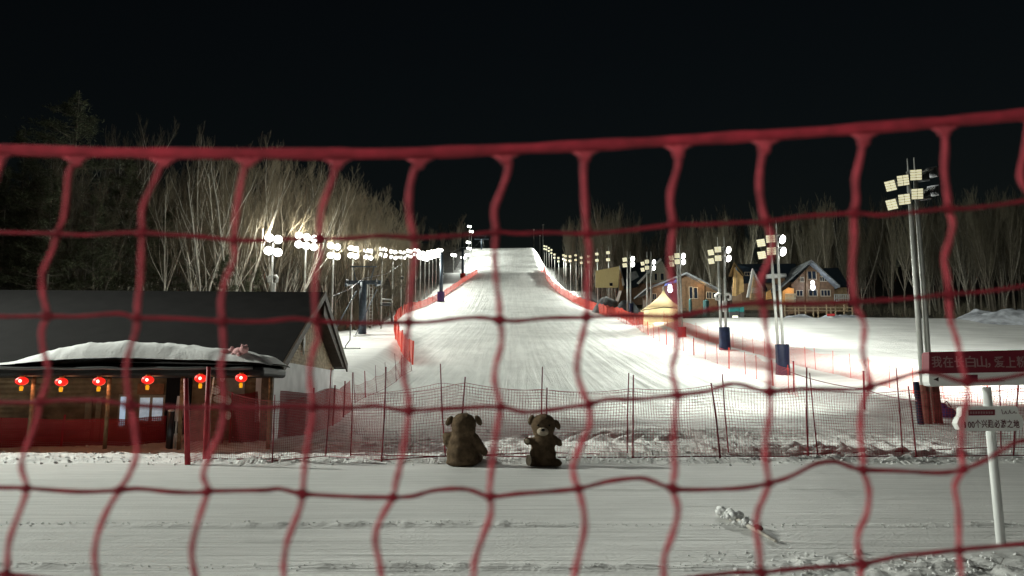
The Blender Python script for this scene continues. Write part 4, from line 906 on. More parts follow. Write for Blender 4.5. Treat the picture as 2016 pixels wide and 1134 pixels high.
Y_ = 82; b = W(713, 669, Y_); b.z = H(b.x, Y_); lift_tower(b, W(715, 556, Y_), .44, 1.95, 'dark blue lift tower with a crossarm of pulleys, nearest the hut')
Y_ = 168; b = W(868, 583, Y_); b.z = min(b.z, H(b.x, Y_)); lift_tower(b, W(870, 497, Y_), .42, 1.6, 'slender blue grey lift tower with a purple padded foot halfway up the run', mat('purple_padding', (.07, .03, .12), .6), False)
Y_ = 225; b = W(911, 553, Y_); b.z = min(b.z, H(b.x, Y_)); lift_tower(b, W(911, 490, Y_), .42, 1.6, 'slender lift tower with an orange foot near the crest', POLE_OR, False)
Y_ = 372; b = W(948, 500, Y_); b.z = min(b.z, H(b.x, Y_)); lift_tower(b, W(948, 471, Y_), .4, 3.6, 'small lift tower with wide arms on the skyline')
def chair(c, label, s=1.0):
    t = thing('lift_chair', c, label, 'lift chair', None); mb = MB()
    mb.tube([c, c-Vector((0, 0, 1.2*s)), c+Vector((-.35*s, 0, -1.7*s)), c+Vector((-.35*s, 0, -2.3*s))], .04*s, 6); mb.build('hanger', LAMPBODY, t)
    mb = MB(); mb.box(c+Vector((0, -.15, -2.35*s)), (1.7*s, .5, .09)); mb.build('seat', LAMPBODY, t, bevel=.02)
    mb = MB(); mb.box(c+Vector((0, .12, -2.05*s)), (1.7*s, .07, .42)); mb.build('backrest', LAMPBODY, t, bevel=.02)
    mb = MB(); mb.tube([c+Vector((-.8*s, -.1, -2.0*s)), c+Vector((-.8*s, -.55, -1.95*s)), c+Vector((.8*s, -.55, -1.95*s)), c+Vector((.8*s, -.1, -2.0*s))], .03, 6); mb.build('safety_bar', POLE, t)
chair(W(690, 640, 62), 'empty lift chair hanging low in front of the snow bank by the hut', 1.0)
chair(W(760, 572, 104), 'empty lift chair seen against brushwood right of the blue tower', .9)
chair(W(787, 526, 132), 'empty lift chair high above the brushwood before the lamps', .9)
mb = MB(); p = [W(655, 583, 60), W(715, 548, 82), W(790, 520, 132), W(868, 494, 168), W(911, 487, 225), W(948, 472, 372)]
cab = [mb.tube([a, a.lerp(c, .5)-Vector((0, 0, .012*(c-a).length)), c], .035, 5) for a, c in zip(p, p[1:])]
tag(mb.build('lift_cable', LAMPBODY), 'dark lift cable strung between the lift towers', 'cable')
for (x0, y0, x1, y1, Y_, lb) in ((650, 622, 702, 572, 70, 'pale slanting pole behind the hut gable, leaning right'), (700, 622, 742, 570, 76, 'shorter pale slanting pole beside the blue lift tower')):
    a = W(x0, y0, Y_); a.z = min(a.z, H(a.x, Y_)); root = thing('slanting_pole', a, lb, 'pole'); mb = MB(); mb.tube([a, W(x1, y1, Y_+3)], .05, 8); mb.build('shaft', STEEL, root, smooth=True)
    mb = MB(); mb.ell(a, (.25, .25, .15), None, 10, 6); mb.build('foot', POLE, root)
Y_ = 104; root = thing('pipe_frame', W(757, 612, Y_), 'pale bent pipe frame at the forest edge beyond the tower', 'frame'); a = W(751, 612, Y_); a.z = H(a.x, Y_)
mb = MB(); mb.tube([a, W(751, 592, Y_), W(753, 589, Y_), W(771, 590, Y_), W(772, 596, Y_)], .10, 8); mb.build('pipe', POLE, root, smooth=True)
for px_, Y_, yt, lb in ((537, 64, 543, 'snow gun hydrant with white curled hoses on the first lamp post'), (1424, 70, 578, 'white curled hydrant pipes on the twin posts before the lodge')):
    c = W(px_, yt+8, Y_-.3); t = thing('hydrant', c, lb, 'hydrant'); mb = MB(); k = Y_/F
    for s_ in (-1, 1):
        mb = MB(); q = 9*k if px_ < 1000 else 15*k; mb.tube([c+Vector((s_*q*.3, 0, 6*k)), c+Vector((s_*q*.7, 0, 8*k)), c+Vector((s_*q, 0, 4*k)), c+Vector((s_*q*.9, 0, -3*k)), c+Vector((s_*q*.6, 0, -4*k))], 3.0*k, 8); mb.build('hose', TRIM, t, smooth=True)
    mb = MB(); mb.box(c-Vector((-2*k, 0, 17*k)), (8*k, .3, 22*k)); mb.build('cabinet', TRIM, t, bevel=.05)
Y_ = 255; c = W(896, 548, Y_); t = thing('shed', c, 'small pale snow covered shed below the single lamp up the hill', 'shed'); z0 = H(c.x, Y_)-1; zt = W(896, 541, Y_).z
mb = MB(); mb.box((c.x, Y_, (z0+zt)/2), (2.9, 2.5, zt-z0)); mb.build('wall', mat('shed_wall', (.35, .34, .3), .8, var=.2), t)
mb = MB(); mb.prism([(c.x-1.7, Y_-1.5, zt), (c.x+1.7, Y_-1.5, zt+.2), (c.x+1.7, Y_+1.5, zt+.5), (c.x-1.7, Y_+1.5, zt+.3)], (0, 0, .22)); mb.build('roof', SNOW, t)
# ------------------------------------------------------------------ lodges beyond the snow field
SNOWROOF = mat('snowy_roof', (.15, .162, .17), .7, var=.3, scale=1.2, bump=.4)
WOOD_BR = mat('brown_log_gable', (.115, .068, .040), .6, var=.25, scale=2, stripes=('Z', 1.7, .3), bump=.3)
LAMPW = mat('white_flare_lamp', (.9, .9, 1), .3, emit=(.82, .9, 1), estr=9)
def poly(pts, Y_, th, name, m, par, dy=0.0, bev=0):
    mb = MB(); mb.prism([W(x, y, Y_+dy) for x, y in pts], Vector((0, th, 0))); return mb.build(name, m, par, bevel=bev)
def window(x0, x1, y0, y1, Y_, par, cols=2, rows=2, pane=GLASS_DK):
    k = Y_/F; a = W(x0, y1, Y_); b_ = W(x1, y0, Y_); w = b_.x-a.x; h = b_.z-a.z; c = (a+b_)/2
    mb = MB(); fw = max(.07, .06*w)
    for s_ in (-1, 1): mb.box(c+Vector((s_*w/2, -.06, 0)), (fw, .14, h+fw)); mb.box(c+Vector((0, -.058, s_*h/2)), (w-fw-.004, .13, fw))
    for i in range(1, cols): mb.box(c+Vector((w*(i/cols-.5), -.055, 0)), (fw*.7, .10, h-fw-.004))
    o = mb.build('window', FRAME_W, par)
    mb = MB(); mb.box(c+Vector((0, -.02, 0)), (w-.01, .03, h-.01)); mb.build('pane', pane, o)
def gable_roof(apex, left, right, Y_, depth, th, name, m, par, dyf=0):
    a, l, r = W(*apex, Y_), W(*left, Y_), W(*right, Y_); T = Vector((0, 0, -th)); D = Vector((0, depth, 0))
    mb = MB(); mb.prism([l, a, a+D, l+D], T); mb.prism([a+Vector((.003, 0, 0)), r, r+D, a+D+Vector((.003, 0, 0))], T); return mb.build(name, m, par)
# the big log lodge on the right
Y_ = 110; zb = H(45, Y_)-1
L1 = thing('log_lodge', W(1597, 612, Y_), 'big brown log lodge with a tall cross framed gable window and one white lamp', 'lodge')
poly([(1562, 614), (1642, 614), (1642, 566), (1598, 519), (1558, 560)], Y_, .3, 'front_wall', WOOD_BR, L1)
mb = MB(); a, b_ = W(1562, 612, Y_), W(1642, 566, Y_)
mb.box(((a.x+b_.x)/2, Y_+4.5, (a.z+b_.z)/2-.3), (b_.x-a.x-.4, 8.2, b_.z-a.z)); mb.build('body_wall', WOOD_BR, L1)
gable_roof((1598, 511), (1535, 567), (1654, 562), Y_-1.6, 10, .26, 'roof', SNOWROOF, L1)
for x0, x1, y0, y1, c_ in ((1590, 1606, 532, 550, 2), (1575, 1582, 546, 555, 2), (1614, 1627, 545, 554, 3), (1568, 1580, 572, 583, 2), (1592, 1608, 571, 583, 2), (1616, 1634, 571, 583, 3)): window(x0, x1, y0, y1, Y_-.02, L1, c_)
for x in (1587, 1611): poly([(x, 612), (x+3, 612), (x+3, 532), (x, 532)], Y_, .25, 'pillar', WOOD_LOG, L1, -.3)
poly([(1588, 534), (1612, 534), (1612, 531.5), (1588, 531.5)], Y_, .2, 'tie_beam', WOOD_LOG, L1, -.32)
mb = MB(); c = W(1600, 561, Y_-1.2); mb.ell(c+Vector((0, 0, .33)), (.28, .2, .32), None, 12, 8); mb.ell(c-Vector((0, 0, .35)), (.32, .2, .42), None, 12, 8); mb.build('gable_lamp', LAMPW, L1, smooth=True)
li = bpy.data.lights.new('gable_lamp_glow', 'POINT'); li.energy = 260; li.color = (.7, .82, 1); li.shadow_soft_size = .4; o = bpy.data.objects.new('gable_lamp_glow', li); COL.objects.link(o); o.location = c+Vector((0, -.8, 0))
mb = MB(); q0, q1, q2, q3 = W(1622, 528, Y_+2), W(1650, 527, Y_+6), W(1672, 562, Y_+5), W(1640, 562, Y_+1.5)
mb.prism([q0, q1, q2, q3], (0, .5, -.4)); mb.build('wing_roof', ROOF_BLUE, L1)
mb = MB(); a, b_ = W(1644, 612, Y_+3), W(1670, 563, Y_+3); mb.box(((a.x+b_.x)/2, Y_+5.2, (a.z+b_.z)/2-.2), (b_.x-a.x-.3, 4, b_.z-a.z)); mb.build('wing_wall', WOOD_DK, L1)
mb = MB()
for i in range(9): x = 1643+i*3.6; mb.tube([W(x, 594, Y_-.5), W(x, 580, Y_-.5)], .06, 5)
for y in (580, 587): mb.tube([W(1642, y, Y_-.55), W(1673, y, Y_-.55)], .06, 5)
mb.build('balcony_rail', mat('grey_rail', (.3, .3, .27), .7), L1)
mb = MB()
for i in range(8): x = 1547+i*2.6; mb.tube([W(x, 596, Y_-2), W(x, 578, Y_-2)], .06, 5)
for y in (579, 587): mb.tube([W(1546, y, Y_-2.05), W(1567, y, Y_-2.05)], .07, 5)
mb.build('terrace_rail', mat('pale_rail', (.5, .45, .33), .7), L1)
poly([(1541, 598), (1563, 598), (1563, 568), (1552, 566), (1541, 573)], Y_, .3, 'lit_porch_wall', mat('lamplit_tone_boards', (.52, .28, .10), .6, var=.2, stripes=('Z', 1.7)), L1, -.25)  # warm lamplight put into the colour of these boards
li = bpy.data.lights.new('porch_glow', 'POINT'); li.energy = 28; li.color = (1, .62, .25); li.shadow_soft_size = .2; o = bpy.data.objects.new('porch_glow', li); COL.objects.link(o); o.location = W(1556, 572, Y_-1.0)
# left wing with the tall yellow gable and the A-frame
Y_ = 113
L2 = thing('lodge', W(1480, 605, Y_), 'dark roofed lodge wing with a tall narrow yellow gable and a small A-frame front', 'lodge')
mb = MB(); mb.prism([W(1446, 520, Y_), W(1566, 519, Y_+6), W(1572, 548, Y_), W(1462, 552, Y_-2)], (0, .6, -.4)); mb.build('roof', ROOF_BLUE, L2)
mb = MB(); a, b_ = W(1463, 606, Y_+1), W(1560, 549, Y_+1); mb.box(((a.x+b_.x)/2, Y_+4, (a.z+b_.z)/2-.3), (b_.x-a.x, 5, b_.z-a.z)); mb.build('wall', mat('dim_log_wall', (.12, .075, .045), .7, var=.3, stripes=('Z', 1.7)), L2)
poly([(1443, 582), (1445, 525), (1452, 534), (1463, 545), (1465, 574), (1449, 583)], Y_, .3, 'yellow_gable', WOOD_PALE, L2, -2.6)
mb = MB(); mb.prism([W(1444, 518, Y_-3.4), W(1434, 544, Y_-3.4), W(1440, 545, Y_-1), W(1449, 522, Y_-1)], (.15, .1, .1)); mb.prism([W(1444.5, 518, Y_-3.4), W(1464, 544, Y_-3.4), W(1467, 543, Y_-1), W(1449, 521, Y_-1)], (0, .1, .25)); mb.build('gable_eave', mat('pale_eave', (.42, .30, .16), .6), L2)
poly([(1449, 580), (1450, 536), (1451.5, 537), (1450.5, 580)], Y_, .1, 'corner_board', WOOD_DK, L2, -2.72)
window(1466, 1480, 536, 543, Y_-2, L2, 3)
window(1476, 1500, 575, 586, Y_-3.5, L2, 3)
poly([(1482, 528), (1471, 585), (1475, 585), (1484, 538), (1500, 571), (1503, 568)], Y_, .5, 'frame_rafter', mat('grey_trim', (.30, .30, .29), .7), L2, -5.2)
mb = MB(); mb.prism([W(1484, 534, Y_-4.6), W(1503, 570, Y_-4.6), W(1511, 570, Y_-.5), W(1496, 534, Y_-.5)], (0, .2, -.25)); mb.build('frame_roof', ROOF_BLUE, L2)
poly([(1477, 590), (1484, 542), (1499, 572), (1499, 590)], Y_, .3, 'frame_front', WOOD_DK, L2, -4.6)
poly([(1480, 566), (1502, 566), (1502, 577), (1480, 577)], Y_, .15, 'balcony_panel', mat('weathered_rail', (.22, .19, .15), .8, var=.3), L2, -5.3)
poly([(1510, 575), (1517, 570), (1520, 588), (1509, 590)], Y_, .3, 'lit_side_wall', MATS['lamplit_tone_boards'], L2, -4)
mb = MB(); c = W(1524, 543, Y_-2.5); mb.tube([c-Vector((1.2, 0, .1)), c+Vector((1.8, .3, .1))], .35, 10); mb.build('snow_roll', SNOW, L2, smooth=True)
poly([(1516, 543), (1542, 541), (1548, 556), (1530, 560)], Y_, .3, 'dormer', WOOD_BR, L2, -1.8)
# the wide low gable in the middle
Y_ = 118
L3 = thing('log_lodge', W(1350, 605, Y_), 'wide low gabled log lodge behind the tent, lit orange with a blue tinged lamp', 'lodge')
poly([(1282, 612), (1412, 612), (1412, 566), (1352, 541), (1282, 566)], Y_, .3, 'front_wall', WOOD_LOG, L3)
mb = MB(); a, b_ = W(1284, 612, Y_), W(1410, 566, Y_); mb.box(((a.x+b_.x)/2, Y_+5, (a.z+b_.z)/2-.3), (b_.x-a.x-.4, 9, b_.z-a.z)); mb.build('body_wall', WOOD_LOG, L3)
gable_roof((1352, 535.5), (1272, 567), (1420, 570), Y_-1.5, 12, .26, 'roof', SNOWROOF, L3)
for x0, x1, y0, y1, c_ in ((1357, 1363, 565, 588, 1), (1366, 1373, 566, 588, 1), (1391, 1400, 575, 588, 2), (1403, 1410, 576, 588, 1), (1284, 1292, 578, 590, 2)): window(x0, x1, y0, y1, Y_-.02, L3, c_)
for x in (1347, 1384): poly([(x, 612), (x+3, 612), (x+3, 553), (x, 553)], Y_, .25, 'pillar', WOOD_LOG, L3, -.3)
poly([(1310, 612), (1336, 612), (1336, 562), (1310, 566)], Y_, .12, 'plum_panel', mat('plum_panel', (.10, .035, .05), .6, var=.2), L3, -.2)
poly([(1306, 566), (1310, 558), (1332, 550), (1332, 556), (1308, 563)], Y_, .2, 'blue_lit_fascia', mat('blue_lit_fascia', (.12, .16, .45), .5), L3, -.5)  # blue lamplight on this band put into its colour
mb = MB(); c = W(1319.5, 567, Y_-1.8); mb.ell(c+Vector((0, 0, .2)), (.33, .2, .4), None, 12, 8); mb.ell(c-Vector((0, 0, .3)), (.38, .2, .42), None, 12, 8); mb.build('gable_lamp', LAMPW, L3, smooth=True)
for (px_, py_, e_, col_) in ((1320, 566, 70, (.6, .72, 1)), (1380, 562, 60, (1, .55, .2)), (1300, 570, 30, (1, .6, .25))):
    li = bpy.data.lights.new('lodge_glow', 'POINT'); li.energy = e_; li.color = col_; li.shadow_soft_size = .3; o = bpy.data.objects.new('lodge_glow', li); COL.objects.link(o); o.location = W(px_, py_, Y_-2.6 if px_ == 1320 else Y_-1.0)
# pale gabled barn on the left with its dark roof
Y_ = 150
L4 = thing('barn', W(1240, 590, Y_), 'pale yellow boarded barn with a dark slate roof and white roof edge', 'barn')
OCHRE = mat('ochre_boards', (.40, .32, .14), .7, var=.15, stripes=('X', 1.3), bump=.2)
mb = MB(); a = W(1173, 533, Y_); b_ = W(1220, 524, Y_-4); c = W(1217, 566, Y_-4); d = W(1173, 566, Y_); mb.prism([d, c, b_, a], (0, .4, 0)); mb.build('end_wall', OCHRE, L4)
mb = MB(); mb.prism([W(1220, 524, Y_-4), W(1300, 507, Y_+4), W(1287, 560, Y_-1), W(1228, 566, Y_-5)], (.1, .5, -.2)); mb.build('roof', ROOF_BLUE, L4)
mb = MB(); mb.prism([W(1219, 522, Y_-4.6), W(1222, 524, Y_-4.6), W(1230, 561, Y_-6), W(1226, 563, Y_-6)], (0, .3, 0)); mb.prism([W(1254, 557, Y_-7), W(1258, 559, Y_-7), W(1303, 511, Y_-2), W(1300, 508, Y_-2)], (0, .4, 0)); mb.build('roof_edge', TRIM, L4)
poly([(1219, 572), (1221, 530), (1228, 562), (1226, 572)], Y_, .3, 'shadowed_gable', mat('shaded_tan_gable', (.34, .19, .08), .7, var=.2), L4, -5.5)  # shade put into the colour: darker tan than the end wall
mb = MB(); mb.prism([W(1216, 600, Y_-3), W(1300, 600, Y_-3), W(1300, 556, Y_-3), W(1228, 560, Y_-3)], (0, 6, 0)); mb.build('wall', WOOD_BR, L4)
poly([(1262, 592), (1300, 592), (1330, 560), (1302, 512), (1262, 555)], Y_, .3, 'grey_gable', mat('grey_boards', (.17, .165, .13), .7, var=.2, stripes=('X', 1.3)), L4, -2.2)
for x0, x1, y0, y1 in ((1288, 1294, 538, 552), (1300, 1307, 538, 552), (1200, 1206, 557, 563)): window(x0, x1, y0, y1, Y_-2.6 if x0 > 1250 else Y_-3.2, L4, 1)
poly([(1238, 537), (1252, 533), (1258, 545), (1244, 553), (1238, 547)], Y_, .2, 'snow_patch', SNOWROOF, L4, -5.6)
# cream tent
Y_ = 92
CANV = mat('cream_canvas', (.78, .72, .50), .8, var=.08, scale=2, bump=.2, bscale=8)
def translucent(m, k):
    nt = m.node_tree; p = nt.nodes['Principled BSDF']; t = nt.nodes.new('ShaderNodeBsdfTranslucent'); x = nt.nodes.new('ShaderNodeMixShader'); x.inputs[0].default_value = k; t.inputs[0].default_value = p.inputs['Base Color'].default_value
    nt.links.new(p.outputs[0], x.inputs[1]); nt.links.new(t.outputs[0], x.inputs[2]); nt.links.new(x.outputs[0], nt.nodes['Material Output'].inputs['Surface'])
translucent(CANV, .45)
TN = thing('tent', W(1308, 632, Y_), 'cream canvas tent with a pointed peaked roof beside the lamp posts', 'tent')
ap = W(1306, 569, Y_); el_, er_ = W(1263, 610, Y_-2.2), W(1352, 607, Y_-2.2); zl = W(1263, 610, Y_).z
cx_ = (el_.x+er_.x)/2; hw_ = (er_.x-el_.x)/2; n = 8; vs = []; rings = 6
for i in range(rings+1):
    f = i/rings; k = f**1.25
    for j in range(n*3):
        q = 2*PI*(j/(n*3))+.2; sq = 1/max(abs(math.cos(q)), abs(math.sin(q)))**.75; fold = 1+.02*math.sin(q*12)*f
        vs.append((ap.x*(1-k)+(cx_+hw_*.86*math.cos(q)*sq*fold)*k if k > 0 else ap.x, Y_+3.4*math.sin(q)*sq*k*.8, ap.z+(zl-ap.z)*(f**.8)))
mb = MB(); m_ = n*3; mb.add(vs, [(i*m_+j, i*m_+(j+1) % m_, (i+1)*m_+(j+1) % m_, (i+1)*m_+j) for i in range(rings) for j in range(m_)]); mb.build('canopy', CANV, TN, smooth=False)
mb = MB(); vs = []
zb = H(cx_, Y_)-.2
for z, kk in ((zl+.06, .80), (zb, .86)):
    for j in range(m_): q = 2*PI*j/m_+.2; sq = 1/max(abs(math.cos(q)), abs(math.sin(q)))**.75; vs.append((cx_+hw_*.86*kk*math.cos(q)*sq, Y_+3.4*.8*kk*math.sin(q)*sq, z))
mb.add(vs, [(j, (j+1) % m_, m_+(j+1) % m_, m_+j) for j in range(m_)]); mb.build('wall', CANV, TN)
li = bpy.data.lights.new('tent_lamp', 'POINT'); li.energy = 420; li.color = (1, .92, .76); li.shadow_soft_size = .4; o = bpy.data.objects.new('tent_lamp', li); COL.objects.link(o); o.location = (cx_, Y_, zb+1.7)
mb = MB(); mb.tube([W(1263, 611, Y_-3), W(1306, 605, Y_-3.3), W(1352, 608, Y_-3)], .05, 5); mb.build('eave_band', mat('dark_band', (.08, .07, .05), .8), TN)
mb = MB(); mb.tube([ap-Vector((0, 0, .3)), ap+Vector((0, 0, .3))], .08, 6); mb.build('finial', POLE, TN)
# clutter along the far edge of the snow field
TEAL = mat('teal_plastic', (.03, .24, .24), .5, var=.15)
Y_ = 101
for x0, x1, y0, y1, lb in ((1435, 1447, 605, 614, 'leftmost teal crate of three, half behind the lamp posts'), (1446, 1453.5, 605.5, 613, 'middle teal crate between the other two'), (1455, 1464, 605.5, 614.5, 'rightmost and brightest teal crate')):
    a, b_ = W(x0, y1, Y_), W(x1, y0, Y_); c = (a+b_)/2; t = thing('crate', Vector((c.x, Y_, a.z)), lb, 'crate'); mb = MB(); mb.box(c, (b_.x-a.x-.04, .5, b_.z-a.z)); mb.build('box', TEAL, t, bevel=.04)
    mb = MB(); mb.box((c.x, Y_, b_.z+.03), (b_.x-a.x+.02, .54, .06)); mb.build('lid', TEAL, t)
    mb = MB(); mb.box((c.x, Y_, (a.z+H(c.x, Y_))/2-.03), (b_.x-a.x-.1, .46, a.z-H(c.x, Y_)-.02)); mb.build('stand', LAMPBODY, t)
a = W(1447, 624, 99); t = thing('lit_sign_box', a, 'small glowing white box light low in front of the teal crates', 'light box'); mb = MB(); mb.box(a, (.75, .2, .36)); mb.build('case', LAMPBODY, t); mb = MB(); mb.box(a-Vector((0, .115, 0)), (.7, .02, .3)); mb.build('face', mat('box_light', (.8, .8, .6), .4, emit=(1, 1, .75), estr=1.6), t)
for x0, x1, y0, y1, lb in ((1356, 1362, 588, 606, 'dark figure sized teal wrapped bundle right of the tent'), (1384, 1396, 590, 608, 'pair of teal wrapped bundles before the wide log lodge')):
    Y2 = 108; a, b_ = W(x0, y1, Y2), W(x1, y0, Y2); t = thing('wrapped_bundle', Vector(((a.x+b_.x)/2, Y2, a.z)), lb, 'bundle'); mb = MB(); mb.tube([((a.x+b_.x)/2, Y2, a.z-1.2), ((a.x+b_.x)/2, Y2, b_.z-.2), ((a.x+b_.x)/2, Y2, b_.z)], [(b_.x-a.x)/2, (b_.x-a.x)/2.2, (b_.x-a.x)/5], 9); mb.build('cloth', mat('dull_teal', (.02, .065, .065), .7, var=.3), t)
RAILW = mat('rail_wood', (.26, .20, .13), .8, var=.3)
Y_ = 104; t = thing('rail_fence', W(1600, 622, Y_), 'low wooden rail fence with pale posts below the big log lodge', 'fence')
xs_ = [1545, 1566, 1573, 1586, 1601, 1610, 1627, 1636, 1645, 1661, 1678]
for i, x in enumerate(xs_): a = W(x, 619, Y_); mb = MB(); mb.tube([(a.x, Y_, H(a.x, Y_)-.1), W(x+random.uniform(-1, 1), 604 if i % 3 else 599, Y_)], .10, 6); mb.build('post', RAILW, t)
for y in (606, 612): mb = MB(); mb.tube([W(1543, y, Y_-.12), W(1610, y-.6, Y_-.12), W(1680, y, Y_-.12)], .07, 5); mb.build('rail', RAILW, t)
def mound(x0, x1, ytop, Y_, dep, label, m, nm='snow_bank', seed=0, ybot=632):
    a, b_ = W(x0, ybot, Y_), W(x1, ybot, Y_); zt = W((x0+x1)/2, ytop, Y_).z; mb = MB(); nx, ny = 60, 18; rx = (b_.x-a.x)/2; cx = (a.x+b_.x)/2
    uu, vv = np.meshgrid(np.linspace(-1, 1, nx+1), np.linspace(-1, 1, ny+1), indexing='ij'); uu = uu.ravel(); vv = vv.ravel()
    xx = cx+rx*uu; yy = Y_+dep*vv; zg = Hv(xx, yy)-.1; e = np.maximum(0, 1-abs(uu)**2.6)*np.maximum(0, 1-vv*vv)
    nn = vn(xx*.8, yy*.8, 70+seed)*.5+vn(xx*2.5, yy*2.5, 71+seed)*.25
    zz_ = zg+np.maximum(0, zt-zg)*e*(.65+.5*nn); mb.v = [tuple(q) for q in np.stack([xx, yy, zz_], -1).tolist()]
    mb.f = [(i*(ny+1)+j, (i+1)*(ny+1)+j, (i+1)*(ny+1)+j+1, i*(ny+1)+j+1) for i in range(nx) for j in range(ny)]; mb.m = [0]*len(mb.f)
    return tag(mb.build(nm, m, smooth=True), label, 'snow bank')
DIRTY = mat('dirty_snow', (.40, .42, .46), .7, var=.45, scale=.8, bump=.8, bscale=3)
mound(1535, 1605, 617, 101, 1.8, 'bluish dirty snow bank below the rail fence, left of the gap', DIRTY, seed=1)
mound(1598, 1710, 616, 102, 1.8, 'long bluish dirty snow bank below the big lodge with a small red notice', DIRTY, seed=2)
mound(1900, 2120, 606, 90, 4, 'tall heap of grey cleared snow at the far right of the field', DIRTY, seed=3, ybot=645)
mound(1880, 1990, 607, 100, 2.5, 'low grey snow heap mixed with brush behind the tall heap', DIRTY, seed=4)
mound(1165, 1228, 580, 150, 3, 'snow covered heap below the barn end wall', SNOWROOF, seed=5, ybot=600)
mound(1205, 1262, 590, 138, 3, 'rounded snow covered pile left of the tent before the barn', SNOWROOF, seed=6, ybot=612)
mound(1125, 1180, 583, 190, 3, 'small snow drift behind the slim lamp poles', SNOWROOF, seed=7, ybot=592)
a = W(1636, 620, 100.0); t = thing('notice', Vector((a.x, 100, H(a.x, 100))), 'small red topped notice standing in the bluish snow bank', 'notice'); mb = MB(); mb.box(a, (1.0, .06, .30)); mb.build('panel', PAD_RED, t); mb = MB(); mb.box(a-Vector((0, 0, .38)), (.5, .05, .28)); mb.build('lower_panel', TRIM, t)
mb = MB(); mb.tube([(a.x, 100.06, H(a.x, 100)), (a.x, 100.06, a.z)], .04, 5); mb.build('stake', POLE, t)

# ------------------------------------------------------------------ trees
BARK = mat('pale_birch_bark', (.62, .59, .52), .8, var=.35, scale=3, stretch=(1, 1, .4))
BARK2 = mat('grey_bark', (.17, .15, .12), .85, var=.3, scale=3)
TWIG = mat('twig', (.215, .182, .128), .85, var=.25, scale=1.5)
BARK3 = mat('shaded_pale_bark', (.30, .28, .235), .85, var=.3, scale=3)  # dimness of the right hillside put into a darker copy of the birch bark
TWIG_D = mat('shaded_olive_twig', (.145, .132, .092), .85, var=.3, scale=1.5)  # dim light on the right wood put into a darker twig colour
NEEDLE = mat('pine_needles', (.10, .11, .065), .85, var=.4, scale=1.2)
def bare_tree(seed, hgt, stems, spread, nb, up=.55):
    R = random.Random(seed); tr = MB(); cr = MB()
    def branch(p, d, L, r, lvl, mbx, n):
        pts = [p]; rs = [r]; seg = 5 if lvl < 2 else (3 if lvl < 3 else 2); q = p.copy(); dd = d.normalized()
        for i in range(seg):
            dd = (dd+Vector((R.gauss(0, .10), R.gauss(0, .10), up*.22 if lvl else .05))).normalized(); q = q+dd*(L/seg); pts.append(q.copy()); rs.append(max(.006, r*(1-(i+1)/seg*.82)))
        mbx.tube(pts, rs, n, cap=False)
        return pts, rs
    def sub(pts, rs, L, lvl):
        if lvl > 3: return
        cnt = (nb, 8, 8)[lvl-1] if lvl < 4 else 0
        for i in range(cnt):
            f = (.22+.78*(i+R.random())/cnt) if lvl == 1 else (.15+.85*(i+R.random())/cnt)
            x = f*(len(pts)-1); k = min(int(x), len(pts)-2); p = pts[k].lerp(pts[k+1], x-k); d = (pts[k+1]-pts[k]).normalized()
            a = R.random()*2*PI; side = d.cross(Vector((math.cos(a), math.sin(a), .1))).normalized()
            ang = R.uniform(.45, .95)*spread
            nd = (d*math.cos(ang)+side*math.sin(ang)+Vector((0, 0, up*.5))).normalized()
            l2 = L*(.46 if lvl == 1 else .50)*(1.15-.75*f if lvl == 1 else 1-.35*f)*R.uniform(.7, 1.2)
            r2 = max(.009, (rs[k]*(.55 if lvl == 1 else .42))) if lvl < 3 else .010
            pp, rr = branch(p, nd, l2, r2, lvl, tr if lvl == 1 else cr, 4 if lvl == 1 else 3)
            sub(pp, rr, l2, lvl+1)
    for s_ in range(stems):
        a = R.random()*2*PI; ln = R.uniform(.05, .30) if stems > 1 else R.uniform(0, .07)
        d = Vector((math.cos(a)*ln, math.sin(a)*ln, 1)); h = hgt*R.uniform(.85, 1) if s_ else hgt
        pp, rr = branch(Vector((math.cos(a)*.15*(stems > 1), math.sin(a)*.15*(stems > 1), -.4)), d, h, hgt*.0105*(1 if stems == 1 else .85), 0, tr, 7)
        sub(pp, rr, h, 1)
    return tr, cr
def make_tree(tr, cr, bark, twig, name):
    o = bpy.data.objects.new(name, None); COL.objects.link(o); o.empty_display_size = .3; o['category'] = 'tree'
    tr.build('trunk', bark, o, smooth=True); cr.build('crown', twig, o); return o
def conifer(seed, hgt, wid, tiers, flat):
    R = random.Random(seed); tr = MB(); cr = MB(); limbs = MB()
    tr.tube([(0, 0, -.4), (.1, 0, hgt*.5), (0, .05, hgt)], [hgt*.014, hgt*.009, .03], 7, cap=False)
    for i in range(tiers):
        f = (i+R.random()*.8)/tiers; z = hgt*(.18+.80*f); L_ = wid*(1-f**(2.6 if wid > 4 else 1.4))*(R.uniform(.55, 1.15))+.35
        a = R.random()*2*PI; dv = Vector((math.cos(a), math.sin(a), R.uniform(-.12, .22))); p0 = Vector((0, 0, z)); p1 = p0+dv*L_+Vector((0, 0, .12*L_))
        limbs.tube([p0, p0.lerp(p1, .5)-Vector((0, 0, .06*L_)), p1], [.06, .04, .015], 4, cap=False)
        for k in range(int(70+60*L_)):
            t_ = R.random()**.6; c = p0.lerp(p1, .25+.78*t_)+Vector((R.gauss(0, .16*L_*flat), R.gauss(0, .16*L_*flat), R.gauss(.05, .13)))
            q = Vector((R.gauss(0, 1), R.gauss(0, 1), R.gauss(.35, .5))).normalized(); s_ = R.uniform(.10, .26); e = q.cross(Vector((R.gauss(0, 1), R.gauss(0, 1), R.gauss(0, 1)))).normalized()
            cr.add([c-e*s_*.16, c+e*s_*.16, c+q*s_*1.5], [(0, 1, 2)])
    return tr, limbs, cr
PROT = {}
